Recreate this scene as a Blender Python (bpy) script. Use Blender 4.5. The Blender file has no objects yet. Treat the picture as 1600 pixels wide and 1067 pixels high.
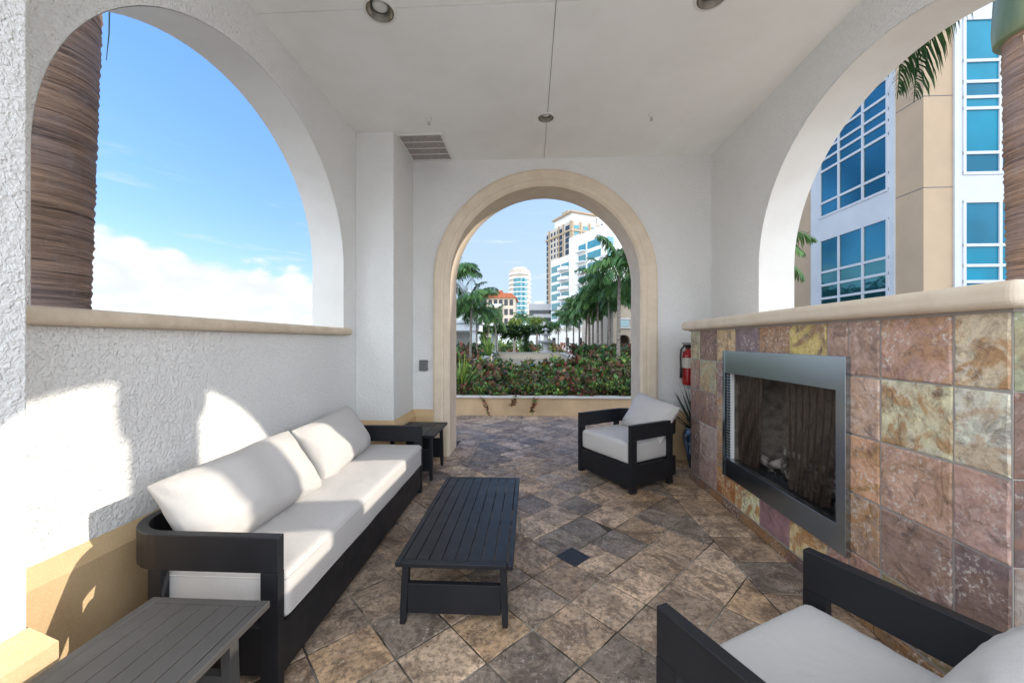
import bpy, bmesh, math, random
from mathutils import Vector, Matrix, noise
R = math.radians
random.seed(7)
S = bpy.context.scene
C = S.collection

# ------------------------------------------------------------------ camera, world, sun, exposure
F_PX = 588.0
PSI = math.atan(28 / F_PX)
cd = bpy.data.cameras.new('camera')
cam = bpy.data.objects.new('camera', cd); C.objects.link(cam)
cd.sensor_width = 36; cd.lens = 36 * F_PX / 1600; cd.clip_start = .02; cd.clip_end = 4000
cam.location = (0, 0, 1.5); cam.rotation_euler = (R(90), 0, PSI)
S.camera = cam

SUN = Vector((1, .20, .475)).normalized()          # towards the sun
EL = math.asin(SUN.z)
AZ = math.atan2(SUN.x, SUN.y)
EXPOSURE = 1.27
SKY_STRENGTH = 0.15
SUN_STRENGTH = 2.0

w = bpy.data.worlds.new('World'); S.world = w; w.use_nodes = True
nt = w.node_tree; N = nt.nodes; L = nt.links
for n in list(N): N.remove(n)
def wn(t, **k):
    n = N.new(t)
    for a, b in k.items(): setattr(n, a, b)
    return n
def wmath(op, a, b=None, c=None):
    n = N.new('ShaderNodeMath'); n.operation = op
    for i, v in enumerate((a, b, c)):
        if v is None: continue
        if isinstance(v, (int, float)): n.inputs[i].default_value = v
        else: L.new(v, n.inputs[i])
    return n.outputs[0]
def wrange(v, a, b, c=0, d=1, smooth=True):
    n = N.new('ShaderNodeMapRange'); n.interpolation_type = 'SMOOTHSTEP' if smooth else 'LINEAR'
    L.new(v, n.inputs[0])
    for i, q in enumerate((a, b, c, d)):
        if isinstance(q, (int, float)): n.inputs[i + 1].default_value = q
        else: L.new(q, n.inputs[i + 1])
    return n.outputs[0]
out = wn('ShaderNodeOutputWorld'); bg = wn('ShaderNodeBackground'); sky = wn('ShaderNodeTexSky')
sky.sky_type = 'NISHITA'; sky.sun_disc = False; sky.sun_elevation = EL; sky.sun_rotation = AZ
sky.air_density = 1.0; sky.dust_density = .6; sky.ozone_density = 1.6; sky.altitude = 0
bg.inputs['Strength'].default_value = SKY_STRENGTH
tc = wn('ShaderNodeTexCoord'); sep = wn('ShaderNodeSeparateXYZ')
L.new(tc.outputs['Generated'], sep.inputs[0])
X_, Y_, Z_ = sep.outputs
az = wmath('ARCTAN2', wmath('MULTIPLY', X_, -1), Y_)     # 0 looking down the room, grows to the left
el = wmath('ARCSINE', Z_)
mp = wn('ShaderNodeMapping'); mp.inputs['Scale'].default_value = (1, 1, 1.6); L.new(tc.outputs['Generated'], mp.inputs[0])
n1 = wn('ShaderNodeTexNoise'); n1.inputs['Scale'].default_value = 9; n1.inputs['Detail'].default_value = 9; n1.inputs['Roughness'].default_value = .55
L.new(mp.outputs[0], n1.inputs['Vector'])
v1 = wn('ShaderNodeTexVoronoi'); v1.feature = 'SMOOTH_F1'; v1.inputs['Scale'].default_value = 26; v1.inputs['Smoothness'].default_value = .6
L.new(mp.outputs[0], v1.inputs['Vector'])
# height of the cloud bank over the horizon as it runs from left to right
top = wrange(az, .50, .92, .140, .222, False)
bump = wmath('ADD', wmath('MULTIPLY', wmath('SUBTRACT', n1.outputs[0], .5), .10), wmath('MULTIPLY', v1.outputs[0], -.035))
edge = wmath('SUBTRACT', wmath('ADD', top, bump), el)
bank = wrange(edge, -.018, .006)
gate = wmath('MULTIPLY', wrange(az, .30, .48), wrange(az, 2.9, 2.2))
bank = wmath('MULTIPLY', bank, gate)
# cirrus wisps
mp2 = wn('ShaderNodeMapping'); mp2.inputs['Scale'].default_value = (1.2, 1.2, 9); mp2.inputs['Rotation'].default_value = (.10, -.18, .1); L.new(tc.outputs['Generated'], mp2.inputs[0])
n2 = wn('ShaderNodeTexNoise'); n2.inputs['Scale'].default_value = 3.2; n2.inputs['Detail'].default_value = 8; n2.inputs['Roughness'].default_value = .62; n2.inputs['Distortion'].default_value = .6
L.new(mp2.outputs[0], n2.inputs['Vector'])
wisp = wmath('MULTIPLY', wrange(n2.outputs[0], .53, .72), wmath('MULTIPLY', wrange(el, .42, .20), .55))
wisp = wmath('MULTIPLY', wisp, wrange(el, .0, .06))
# faint bands inside the foot of the bank
mp3 = wn('ShaderNodeMapping'); mp3.inputs['Scale'].default_value = (2, 2, 26); L.new(tc.outputs['Generated'], mp3.inputs[0])
n3 = wn('ShaderNodeTexNoise'); n3.inputs['Scale'].default_value = 2.4; n3.inputs['Detail'].default_value = 6
L.new(mp3.outputs[0], n3.inputs['Vector'])
foot = wmath('MULTIPLY', wrange(el, .11, .03), wrange(n3.outputs[0], .40, .62, 0, .75))
body = wmath('MULTIPLY', bank, wmath('SUBTRACT', 1, foot))
mask = wmath('MULTIPLY', wmath('MAXIMUM', body, wisp), .96)
shade = wmath('ADD', wmath('MULTIPLY', wrange(n1.outputs[0], .40, .60), .6), wmath('MULTIPLY', wrange(v1.outputs[0], .75, .30), .5))
ccol = wn('ShaderNodeMix', data_type='RGBA'); ccol.inputs['A'].default_value = (2.55, 2.66, 2.80, 1); ccol.inputs['B'].default_value = (3.05, 3.05, 3.02, 1)
L.new(shade, ccol.inputs['Factor'])
# the sky towards the horizon is a little bluer than the bare model
hs = wn('ShaderNodeHueSaturation'); hs.inputs['Saturation'].default_value = 1.22; L.new(sky.outputs[0], hs.inputs['Color'])
roll = wrange(el, 0, .75, .55, 1.42, False)
vm = wn('ShaderNodeVectorMath', operation='SCALE'); L.new(hs.outputs[0], vm.inputs[0]); L.new(roll, vm.inputs['Scale'])
mx = wn('ShaderNodeMix', data_type='RGBA'); L.new(mask, mx.inputs['Factor']); tn = wn('ShaderNodeMix', data_type='RGBA', blend_type='MULTIPLY'); tn.inputs['Factor'].default_value = 1; L.new(vm.outputs[0], tn.inputs['A']); tn.inputs['B'].default_value = (1, .915, .985, 1); hz = wn('ShaderNodeMix', data_type='RGBA'); L.new(wmath('MULTIPLY', wmath('MULTIPLY', wrange(el, .75, .10), wrange(wmath('ABSOLUTE', az), .62, .22)), .8), hz.inputs['Factor']); L.new(tn.outputs['Result'], hz.inputs['A']); hz.inputs['B'].default_value = (1.80, 2.25, 2.75, 1); L.new(hz.outputs['Result'], mx.inputs['A']); L.new(ccol.outputs['Result'], mx.inputs['B'])
# unseen, extra-bright cloud bank added behind the viewer to fill the shaded interior
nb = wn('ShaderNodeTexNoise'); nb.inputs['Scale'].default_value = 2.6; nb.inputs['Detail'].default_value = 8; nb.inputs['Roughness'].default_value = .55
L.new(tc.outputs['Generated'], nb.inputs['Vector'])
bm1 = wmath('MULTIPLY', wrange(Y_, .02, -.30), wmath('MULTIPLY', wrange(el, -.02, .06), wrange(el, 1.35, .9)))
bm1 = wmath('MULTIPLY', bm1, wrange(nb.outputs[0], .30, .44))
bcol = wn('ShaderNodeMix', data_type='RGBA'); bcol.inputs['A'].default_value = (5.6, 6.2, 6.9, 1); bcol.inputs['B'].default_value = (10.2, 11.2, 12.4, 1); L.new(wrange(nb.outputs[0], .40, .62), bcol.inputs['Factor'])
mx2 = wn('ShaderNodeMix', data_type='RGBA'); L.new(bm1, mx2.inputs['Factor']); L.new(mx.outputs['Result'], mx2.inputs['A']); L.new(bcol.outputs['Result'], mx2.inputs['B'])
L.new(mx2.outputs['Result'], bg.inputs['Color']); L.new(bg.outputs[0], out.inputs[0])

sd = bpy.data.lights.new('sun', 'SUN'); sd.energy = SUN_STRENGTH; sd.angle = R(.53); sd.color = (1, .925, .80)
so = bpy.data.objects.new('sun', sd); C.objects.link(so)
so.rotation_euler = (-SUN).to_track_quat('-Z', 'Y').to_euler(); so.location = (20, 4, 12)
S.view_settings.view_transform = 'Standard'; S.view_settings.look = 'None'
S.view_settings.exposure = EXPOSURE; S.view_settings.gamma = 1
S.cycles.max_bounces = 10; S.cycles.diffuse_bounces = 8; S.cycles.glossy_bounces = 4; S.cycles.transparent_max_bounces = 12
S.cycles.use_denoising = True; S.cycles.sample_clamp_indirect = 6; S.cycles.caustics_reflective = False; S.cycles.caustics_refractive = False

# ------------------------------------------------------------------ photo pixel -> room, for fixed distances
FW = Vector((-math.sin(PSI), math.cos(PSI), 0)); RT = Vector((math.cos(PSI), math.sin(PSI), 0)); EYE = Vector((0, 0, 1.5))
def ray(x, y): return FW * F_PX + RT * (x - 800) - Vector((0, 0, 1)) * (y - 533.7)
def at(x, y, **k):
    d = ray(x, y); (a, v), = k.items(); i = 'XYZ'.index(a)
    return EYE + d * ((v - EYE[i]) / d[i])

# ------------------------------------------------------------------ materials
def lin(r, g, b):
    f = lambda c: (c / 255 / 12.92) if c / 255 <= .04045 else ((c / 255 + .055) / 1.055) ** 2.4
    return (f(r), f(g), f(b), 1)
class Mat:
    def __init__(s, name, col=(.5, .5, .5, 1), rough=.6, metal=0, spec=.5):
        s.m = bpy.data.materials.new(name); s.m.use_nodes = True
        s.t = s.m.node_tree; s.n = s.t.nodes; s.p = s.n['Principled BSDF']
        s.p.inputs['Base Color'].default_value = col if len(col) == 4 else (*col, 1)
        s.p.inputs['Roughness'].default_value = rough; s.p.inputs['Metallic'].default_value = metal
        s.p.inputs['Specular IOR Level'].default_value = spec
        s.tc = s.n.new('ShaderNodeTexCoord'); s.bumped = None
    def put(s, v, i):
        if isinstance(v, (int, float, tuple)): i.default_value = v
        else: s.t.links.new(v, i)
    def noise(s, scale, detail=3, rough=.5, dist=0, vec=None, out=0):
        n = s.n.new('ShaderNodeTexNoise'); s.put(vec or s.tc.outputs['Object'], n.inputs['Vector'])
        n.inputs['Scale'].default_value = scale; n.inputs['Detail'].default_value = detail
        n.inputs['Roughness'].default_value = rough; n.inputs['Distortion'].default_value = dist
        return n.outputs[out]
    def vor(s, scale, feature='F1', vec=None, out='Distance'):
        n = s.n.new('ShaderNodeTexVoronoi'); n.feature = feature; n.inputs['Scale'].default_value = scale
        s.put(vec or s.tc.outputs['Object'], n.inputs['Vector']); return n.outputs[out]
    def wave(s, scale, dist, vec=None, direction='X', detail=2):
        n = s.n.new('ShaderNodeTexWave'); n.bands_direction = direction; n.inputs['Scale'].default_value = scale
        n.inputs['Distortion'].default_value = dist; n.inputs['Detail'].default_value = detail
        s.put(vec or s.tc.outputs['Object'], n.inputs['Vector']); return n.outputs['Fac']
    def vmap(s, scale=(1, 1, 1), rot=(0, 0, 0), vec=None):
        n = s.n.new('ShaderNodeMapping'); n.inputs['Scale'].default_value = scale; n.inputs['Rotation'].default_value = rot
        s.put(vec or s.tc.outputs['Object'], n.inputs[0]); return n.outputs[0]
    def vadd(s, a, b):
        n = s.n.new('ShaderNodeVectorMath'); n.operation = 'ADD'; s.put(a, n.inputs[0]); s.put(b, n.inputs[1]); return n.outputs[0]
    def rng(s, v, a, b, c=0, d=1):
        n = s.n.new('ShaderNodeMapRange'); s.put(v, n.inputs[0])
        for i, q in enumerate((a, b, c, d)): n.inputs[i + 1].default_value = q
        return n.outputs[0]
    def math(s, op, a, b=0.):
        n = s.n.new('ShaderNodeMath'); n.operation = op; s.put(a, n.inputs[0]); s.put(b, n.inputs[1]); return n.outputs[0]
    def mix(s, f, a, b, mode='MIX'):
        n = s.n.new('ShaderNodeMix'); n.data_type = 'RGBA'; n.blend_type = mode
        s.put(f, n.inputs['Factor']); s.put(a, n.inputs['A']); s.put(b, n.inputs['B']); return n.outputs['Result']
    def attr(s, name, out='Color'):
        n = s.n.new('ShaderNodeAttribute'); n.attribute_name = name; return n.outputs[out]
    def ramp(s, f, *st):
        n = s.n.new('ShaderNodeValToRGB'); s.put(f, n.inputs[0]); e = n.color_ramp.elements
        while len(e) < len(st): e.new(.5)
        for i, (p, c) in enumerate(st): e[i].position = p; e[i].color = c if len(c) == 4 else (*c, 1)
        return n.outputs[0]
    def col(s, v): s.put(v, s.p.inputs['Base Color']); return s
    def rgh(s, v): s.put(v, s.p.inputs['Roughness']); return s
    def bump(s, h, dist=.01, strength=1.):
        n = s.n.new('ShaderNodeBump'); n.inputs['Distance'].default_value = dist; n.inputs['Strength'].default_value = strength
        s.put(h, n.inputs['Height'])
        if s.bumped is not None: s.t.links.new(s.bumped, n.inputs['Normal'])
        s.bumped = n.outputs[0]; s.t.links.new(s.bumped, s.p.inputs['Normal']); return s

def stucco(name, col, rough=.85, dist=.006):
    m = Mat(name, col, rough, spec=.3)
    warp = m.vadd(m.tc.outputs['Object'], m.rngv(m.noise(9, 2, out=1), .045))
    a = m.noise(44, 2.5, .5, .7, vec=warp)
    ridge = m.rng(a, .46, .60)
    fine = m.noise(120, 2)
    m.bump(ridge, dist, .62); m.bump(m.rng(m.noise(58, 2, .5, .8), .40, .62), .0040, .6); m.bump(fine, .0012, .6)
    m.col(m.mix(m.rng(m.noise(1.3, 4), .3, .75), col, tuple(c * .93 for c in col[:3]) + (1,)))
    return m.m
def rngv(s, v, k):
    n = s.n.new('ShaderNodeVectorMath'); n.operation = 'SCALE'; s.put(v, n.inputs[0]); n.inputs['Scale'].default_value = k; return n.outputs[0]
Mat.rngv = rngv

M = {}
M['stucco'] = stucco('white_stucco', (.83, .83, .815, 1)); M['stucco_column'] = stucco('white_stucco_fine', (.83, .83, .815, 1), dist=.0028)
m = Mat('ceiling_paint', (.90, .897, .885, 1), .8, spec=.3)
m.col(m.mix(m.rng(m.noise(2.2, 5, .6), .42, .72), (.90, .897, .885, 1), (.85, .845, .825, 1))); m.bump(m.noise(60, 3), .001, .4); M['ceiling'] = m.m
m = Mat('smooth_white_render', (.80, .795, .77, 1), .75, spec=.3); m.bump(m.noise(40, 4), .0015, .5)
m.col(m.mix(m.rng(m.noise(3, 4), .4, .8), (.80, .795, .77, 1), (.73, .72, .69, 1))); M['reveal'] = m.m
m = Mat('tan_plinth_render', (.56, .39, .20, 1), .85, spec=.25)
m.col(m.mix(m.rng(m.noise(180, 2), .50, .68, 0, .35), m.mix(m.rng(m.noise(5, 4), .35, .7), (.60, .43, .245, 1), (.53, .375, .21, 1)), (.68, .55, .36, 1)))
m.bump(m.noise(150, 3), .0015, .6); M['plinth'] = m.m
m = Mat('cast_limestone', (.66, .55, .42, 1), .7, spec=.3)
m.col(m.mix(m.rng(m.noise(6, 6, .65), .36, .7), (.74, .63, .50, 1), (.66, .545, .415, 1))); m.bump(m.noise(90, 4), .001, .6); M['limestone'] = m.m
m = Mat('sill_limestone', (.62, .5, .36, 1), .7, spec=.3)
m.col(m.mix(m.rng(m.noise(8, 6, .7), .36, .7), (.70, .595, .47, 1), (.56, .455, .34, 1))); m.bump(m.noise(70, 4), .0015, .7); M['sill'] = m.m

# travertine floor: per-tile colour in the Col attribute
m = Mat('tumbled_travertine', (.3, .25, .2, 1), .5, spec=.32)
off = m.vadd(m.tc.outputs['Object'], m.rngv(m.attr('Vein', 'Vector'), 37.))
band = m.noise(5.5, 8, .68, .9, vec=off); pits = m.vor(42, vec=m.vadd(off, m.rngv(m.noise(14, 3, vec=off, out=1), .05)))
pm = m.math('MULTIPLY', m.rng(pits, .20, .10), m.rng(m.noise(7, 3, vec=off), .50, .60))
fl = m.noise(34, 5, .7, .3, vec=off)
base = m.mix(m.rng(band, .38, .64), m.attr('Col'), m.mix(1., m.attr('Col'), (1.75, 1.7, 1.62, 1), 'MULTIPLY'))
base = m.mix(m.rng(m.noise(4.2, 8, .72, 1.4, vec=off), .47, .58, 0, .85), base, m.mix(1., m.attr('Col'), (.48, .45, .43, 1), 'MULTIPLY'))
base = m.mix(m.rng(fl, .47, .60, 0, .6), base, (.10, .072, .052, 1))
wh_ = m.math('MULTIPLY', m.rng(m.noise(46, 6, .75, vec=off), .55, .64), m.rng(m.noise(6, 3, vec=off), .42, .60))
base = m.mix(m.math('MULTIPLY', wh_, .75), base, (.66, .56, .47, 1))
dk_ = m.math('MULTIPLY', m.rng(m.noise(70, 4, .8, vec=off), .54, .60), m.rng(m.noise(5.2, 5, .7, vec=off), .54, .60))
base = m.mix(m.math('MULTIPLY', dk_, .85), base, (.05, .042, .038, 1))
m.col(m.mix(pm, base, (.025, .02, .016, 1)))
m.rgh(m.rng(m.noise(11, 5, vec=off), .3, .7, .42, .7))
m.bump(m.math('SUBTRACT', m.math('ADD', band, m.math('MULTIPLY', fl, .35)), m.math('MULTIPLY', pm, 1.1)), .006, .55); M['travertine'] = m.m
m = Mat('floor_grout', (.10, .085, .07, 1), .95, spec=.1); m.col(m.mix(m.rng(m.noise(2.4, 5), .46, .58), (.065, .055, .045, 1), (.34, .30, .25, 1))); m.bump(m.noise(80, 3), .003); M['grout'] = m.m
# slate: Col = body, Vein = vein colour (alpha = how much)
m = Mat('multicolour_slate', (.3, .25, .2, 1), .5, spec=.38)
rnd = m.attr('Seed', 'Vector')
off = m.vadd(m.tc.outputs['Object'], m.rngv(rnd, 23.))
sw = m.wave(1.3, 9, vec=m.vmap((1, 1, 1.7), (.7, .2, .4), off), direction='Z', detail=3)
sw2 = m.noise(3.3, 7, .62, 2.2, vec=off)
vein = m.math('MAXIMUM', m.math('MULTIPLY', m.rng(sw, .78, .95), m.rng(m.noise(4, 2, vec=off), .40, .52)), m.rng(sw2, .49, .57))
b = m.mix(m.rng(m.noise(6, 7, .65, 1.2, vec=off), .32, .70), m.mix(.38, m.attr('Col'), (.15, .105, .09, 1), 'MIX'), m.mix(1., m.attr('Col'), (1.10, 1.12, 1.03, 1), 'MULTIPLY'))
b = m.mix(m.math('MULTIPLY', vein, m.attr('Vein', 'Alpha')), b, m.attr('Vein'))
b = m.mix(m.rng(m.noise(26, 7, .75, .8, vec=off), .46, .60, 0, .6), b, m.mix(1., b, (.60, .54, .49, 1), 'MULTIPLY')); b = m.mix(m.math('MULTIPLY', m.rng(m.noise(48, 5, .7, vec=off), .52, .62, 0, .8), m.rng(m.noise(5, 3, vec=off), .45, .60)), b, (.72, .64, .57, 1))
b = m.mix(m.rng(m.noise(9, 7, .75, .6, vec=off), .52, .66, 0, .7), b, (.10, .075, .07, 1))
m.col(b); m.rgh(m.rng(m.noise(14, 4, vec=off), .3, .7, .33, .6))
m.bump(m.math('ADD', m.math('ADD', sw2, m.rng(m.noise(2.6, 3, .5, 2.5, vec=off), .48, .54)), m.math('MULTIPLY', m.noise(22, 6, .65, vec=off), .6)), .008, .42); M['slate'] = m.m
m = Mat('wall_grout', (.36, .33, .30, 1), .95, spec=.1); m.bump(m.noise(90, 3), .002); M['wallgrout'] = m.m

def powder(name, col, rough):
    m = Mat(name, col, rough, spec=.28); m.bump(m.noise(700, 2), .0003, .5)
    m.col(m.mix(m.rng(m.noise(5, 5), .35, .75), col, tuple(c * 1.25 for c in col[:3]) + (1,))); m.rgh(m.rng(m.noise(9, 4), .3, .7, rough - .06, rough + .08)); return m.m
M['charcoal'] = powder('charcoal_powder_coat', (.012, .0125, .015, 1), .42)
M['grey_coat'] = powder('grey_table_coat', (.050, .048, .047, 1), .45)
m = Mat('cream_outdoor_fabric', (.78, .73, .69, 1), .9, spec=.15); m.p.inputs['Sheen Weight'].default_value = .15
wv = m.math('ADD', m.wave(260, 0, direction='X'), m.wave(260, 0, direction='Y')); m.bump(wv, .0004, .5)
m.bump(m.noise(4.5, 4, .5, .6), .020, .35); m.col(m.mix(m.rng(m.noise(300, 2), .3, .7), (.54, .515, .49, 1), (.50, .475, .455, 1))); M['fabric'] = m.m
m = Mat('brushed_steel', (.38, .45, .51, 1), .28, 1); st = m.noise(3, 6, .7, vec=m.vmap((1, .6, 90))); m.rgh(m.rng(st, .3, .7, .22, .26)); m.bump(st, .00006, .2); M['steel'] = m.m  # blue tint in the steel colour stands in for reflected sky
m = Mat('blackened_metal', (.02, .02, .02, 1), .5); m.bump(m.noise(60, 3), .001); M['black'] = m.m
m = Mat('satin_nickel', (.55, .52, .47, 1), .25, 1); m.bump(m.noise(200, 2), .0003); M['nickel'] = m.m
m = Mat('white_enamel', (.75, .74, .72, 1), .35); m.bump(m.noise(50, 2), .0003); M['enamel'] = m.m
m = Mat('vent_dust', (.36, .33, .32, 1), .8); m.col(m.mix(m.rng(m.noise(20, 4), .35, .7), (.42, .385, .37, 1), (.30, .265, .255, 1))); M['vent'] = m.m
m = Mat('firebrick_panel', (.42, .36, .30, 1), .9); vv = m.vor(38); m.col(m.mix(m.rng(m.noise(16, 5), .35, .7), (.30, .25, .20, 1), (.12, .10, .08, 1))); m.bump(m.noise(35, 5), .012); M['firebrick'] = m.m
m = Mat('bronze_mesh_curtain', (.060, .040, .028, 1), .5, .5)
tr = m.n.new('ShaderNodeBsdfTransparent'); ms = m.n.new('ShaderNodeMixShader')
ck = m.n.new('ShaderNodeTexChecker'); ck.inputs['Scale'].default_value = 330; m.put(m.vmap((1, 1, 1), (R(45), 0, 0)), ck.inputs[0])
ms.inputs[0].default_value = .5; m.t.links.new(m.rng(ck.outputs['Fac'], 0, 1, .12, .55), ms.inputs[0]); m.t.links.new(m.p.outputs[0], ms.inputs[1]); m.t.links.new(tr.outputs[0], ms.inputs[2])
m.t.links.new(ms.outputs[0], m.n['Material Output'].inputs[0]); M['mesh'] = m.m
m = Mat('charred_log', (.2, .16, .12, 1), .9); m.col(m.mix(m.rng(m.noise(18, 5), .42, .58), (.04, .034, .03, 1), (.34, .29, .25, 1))); m.bump(m.noise(30, 5), .01); M['log'] = m.m
m = Mat('red_enamel', (.34, .010, .012, 1), .25); m.bump(m.noise(30, 2), .0003); M['red'] = m.m
m = Mat('paper_label', (.70, .66, .58, 1), .6); m.col(m.mix(m.rng(m.wave(30, .5, direction='Z'), .6, .7), (.72, .69, .62, 1), (.36, .34, .30, 1))); M['paper'] = m.m
m = Mat('blue_glaze', (.03, .06, .10, 1), .18)
m.col(m.ramp(m.noise(14, 6, .6, .8, vec=m.vmap((1, 1, .35))), (.42, (.008, .012, .022)), (.55, (.035, .07, .12)), (.66, (.30, .40, .48)))); M['glaze'] = m.m
m = Mat('grey_plastic', (.13, .135, .14, 1), .45); m.bump(m.noise(80, 2), .0003); M['plastic'] = m.m
m = Mat('clear_cover_plastic', (.36, .36, .32, 1), .15); m.p.inputs['Transmission Weight'].default_value = .35; m.bump(m.noise(80, 2), .0003); M['cover'] = m.m
m = Mat('soil', (.035, .026, .018, 1), .95); m.bump(m.noise(40, 5), .02); M['soil'] = m.m
def leafmat(name, a, b, rough=.45, trans=.25, attr=True):
    m = Mat(name, a, rough, spec=.4)
    c = m.mix(m.rng(m.noise(2.5, 4), .35, .7), a, b)
    if attr: c = m.mix(1., c, m.attr('Col'), 'MULTIPLY')
    m.col(c); m.bump(m.noise(60, 2), .002, .5)
    tl = m.n.new('ShaderNodeBsdfTranslucent'); m.put(c, tl.inputs[0]); mx = m.n.new('ShaderNodeMixShader'); mx.inputs[0].default_value = trans
    m.t.links.new(m.p.outputs[0], mx.inputs[1]); m.t.links.new(tl.outputs[0], mx.inputs[2]); m.t.links.new(mx.outputs[0], m.n['Material Output'].inputs[0])
    return m.m
M['palm'] = leafmat('palm_leaf', (.05, .13, .045, 1), (.12, .22, .06, 1))
M['agave'] = leafmat('agave_leaf', (.03, .05, .045, 1), (.05, .075, .06, 1), .5, .05)
M['leaf'] = leafmat('shrub_leaf', (1, 1, 1, 1), (.72, .72, .72, 1))
m = Mat('palm_bark', (.2, .14, .1, 1), .9, spec=.2)
rings = m.rng(m.noise(2.4, 5, .6, .25, vec=m.vmap((.5, .5, 22))), .30, .44); fib = m.noise(26, 5, .7, .3, vec=m.vmap((1, 1, .25))); hr = m.noise(4, 8, .75, .4, vec=m.vmap((.35, .35, 11)))
c = m.mix(m.rng(hr, .36, .64), (.12, .078, .06, 1), (.56, .37, .265, 1)); c = m.mix(m.rng(rings, .9, .0, 0, .85), c, (.035, .024, .02, 1)); c = m.mix(m.rng(m.noise(3, 3), .45, .6, 0, .45), c, (.34, .27, .27, 1)); c = m.mix(m.rng(fib, .55, .72, 0, .5), c, (.38, .33, .30, 1))
m.col(c); m.bump(m.math('ADD', m.math('MULTIPLY', hr, 1.2), m.math('ADD', m.math('MULTIPLY', rings, .6), m.math('MULTIPLY', fib, .5))), .045, .8); M['bark'] = m.m
m = Mat('grey_palm_trunk', (.30, .27, .24, 1), .9); m.col(m.mix(m.rng(m.noise(5, 5, vec=m.vmap((1, 1, 4))), .35, .65), (.11, .09, .075, 1), (.25, .215, .18, 1))); M['trunk'] = m.m
m = Mat('crownshaft_green', (.10, .15, .06, 1), .35); m.col(m.mix(m.rng(m.noise(3, 5, vec=m.vmap((3, 3, .4))), .35, .7), (.085, .115, .055, 1), (.17, .19, .10, 1))); M['shaft'] = m.m
m = Mat('dry_sheath', (.55, .40, .28, 1), .7); m.bump(m.noise(30, 3), .003); M['sheath'] = m.m

def paint(name, col, rough=.8, var=.9, sc=1.2):
    m = Mat(name, col, rough, spec=.3); m.col(m.mix(m.rng(m.noise(sc, 5), .35, .7), col, tuple(c * var for c in col[:3]) + (1,))); m.bump(m.noise(30, 3), .002, .4); return m.m
M['tan_wall'] = paint('tan_stucco', (.42, .31, .21, 1)); M['beige_wall'] = paint('beige_stucco', (.58, .49, .39, 1)); M['white_wall'] = paint('white_painted_stucco', (.74, .74, .72, 1))
M['bluewhite'] = paint('pale_grey_painted_wood', (.60, .64, .68, 1)); M['yellowtan'] = paint('yellow_tan_stucco', (.40, .31, .21, 1)); M['planterwall'] = paint('planter_tan_render', (.54, .38, .23, 1), .85, .8, 3)
M['cap'] = paint('planter_stone_cap', (.55, .52, .47, 1)); M['roofred'] = paint('terracotta_roof', (.42, .13, .06, 1)); M['greyroof'] = paint('grey_roof', (.12, .125, .13, 1))
M['darkwin'] = Mat('dark_window', (.02, .025, .03, 1), .12).m; M['palebeige'] = paint('pale_beige_stucco', (.52, .46, .39, 1)); M['greybld'] = paint('grey_concrete', (.42, .42, .42, 1))
def glass(name, col, r=.06, spec=1.0, coat=.6):
    m = Mat(name, col, r, spec=spec); m.p.inputs['Coat Weight'].default_value = coat; m.p.inputs['Coat Roughness'].default_value = .02
    m.col(m.mix(m.rng(m.noise(.6, 2), .4, .6), col, tuple(c * .8 for c in col[:3]) + (1,))); m.bump(m.noise(.8, 2), .01, .25); return m.m
M['cyan'] = glass('cyan_tinted_glass', (.001, .20, .31, 1), coat=.0, spec=.15); M['cyan_deep'] = glass('deep_blue_glass', (.001, .13, .22, 1), coat=.0, spec=.15)
m = Mat('reflective_blue_glass', (.24, .40, .52, 1), .03, .8); m.col(m.mix(m.rng(m.noise(.35, 1), .35, .65), (.015, .10, .14, 1), (.05, .20, .27, 1))); m.bump(m.noise(.5, 2), .02, .3); M['mirror'] = m.m
M['teal'] = glass('teal_glass', (.03, .22, .26, 1)); M['frame_white'] = paint('white_window_frame', (.50, .52, .55, 1), .5)
m = Mat('courtyard_paving', (.6, .56, .5, 1), .8); m.col(m.mix(m.rng(m.noise(.8, 6), .35, .7), (.64, .60, .53, 1), (.54, .50, .44, 1))); m.bump(m.noise(8, 4), .01); M['paving'] = m.m
m = Mat('pool_water', (.05, .12, .13, 1), .05); m.bump(m.noise(3, 3), .02, .4); M['water'] = m.m

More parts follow.
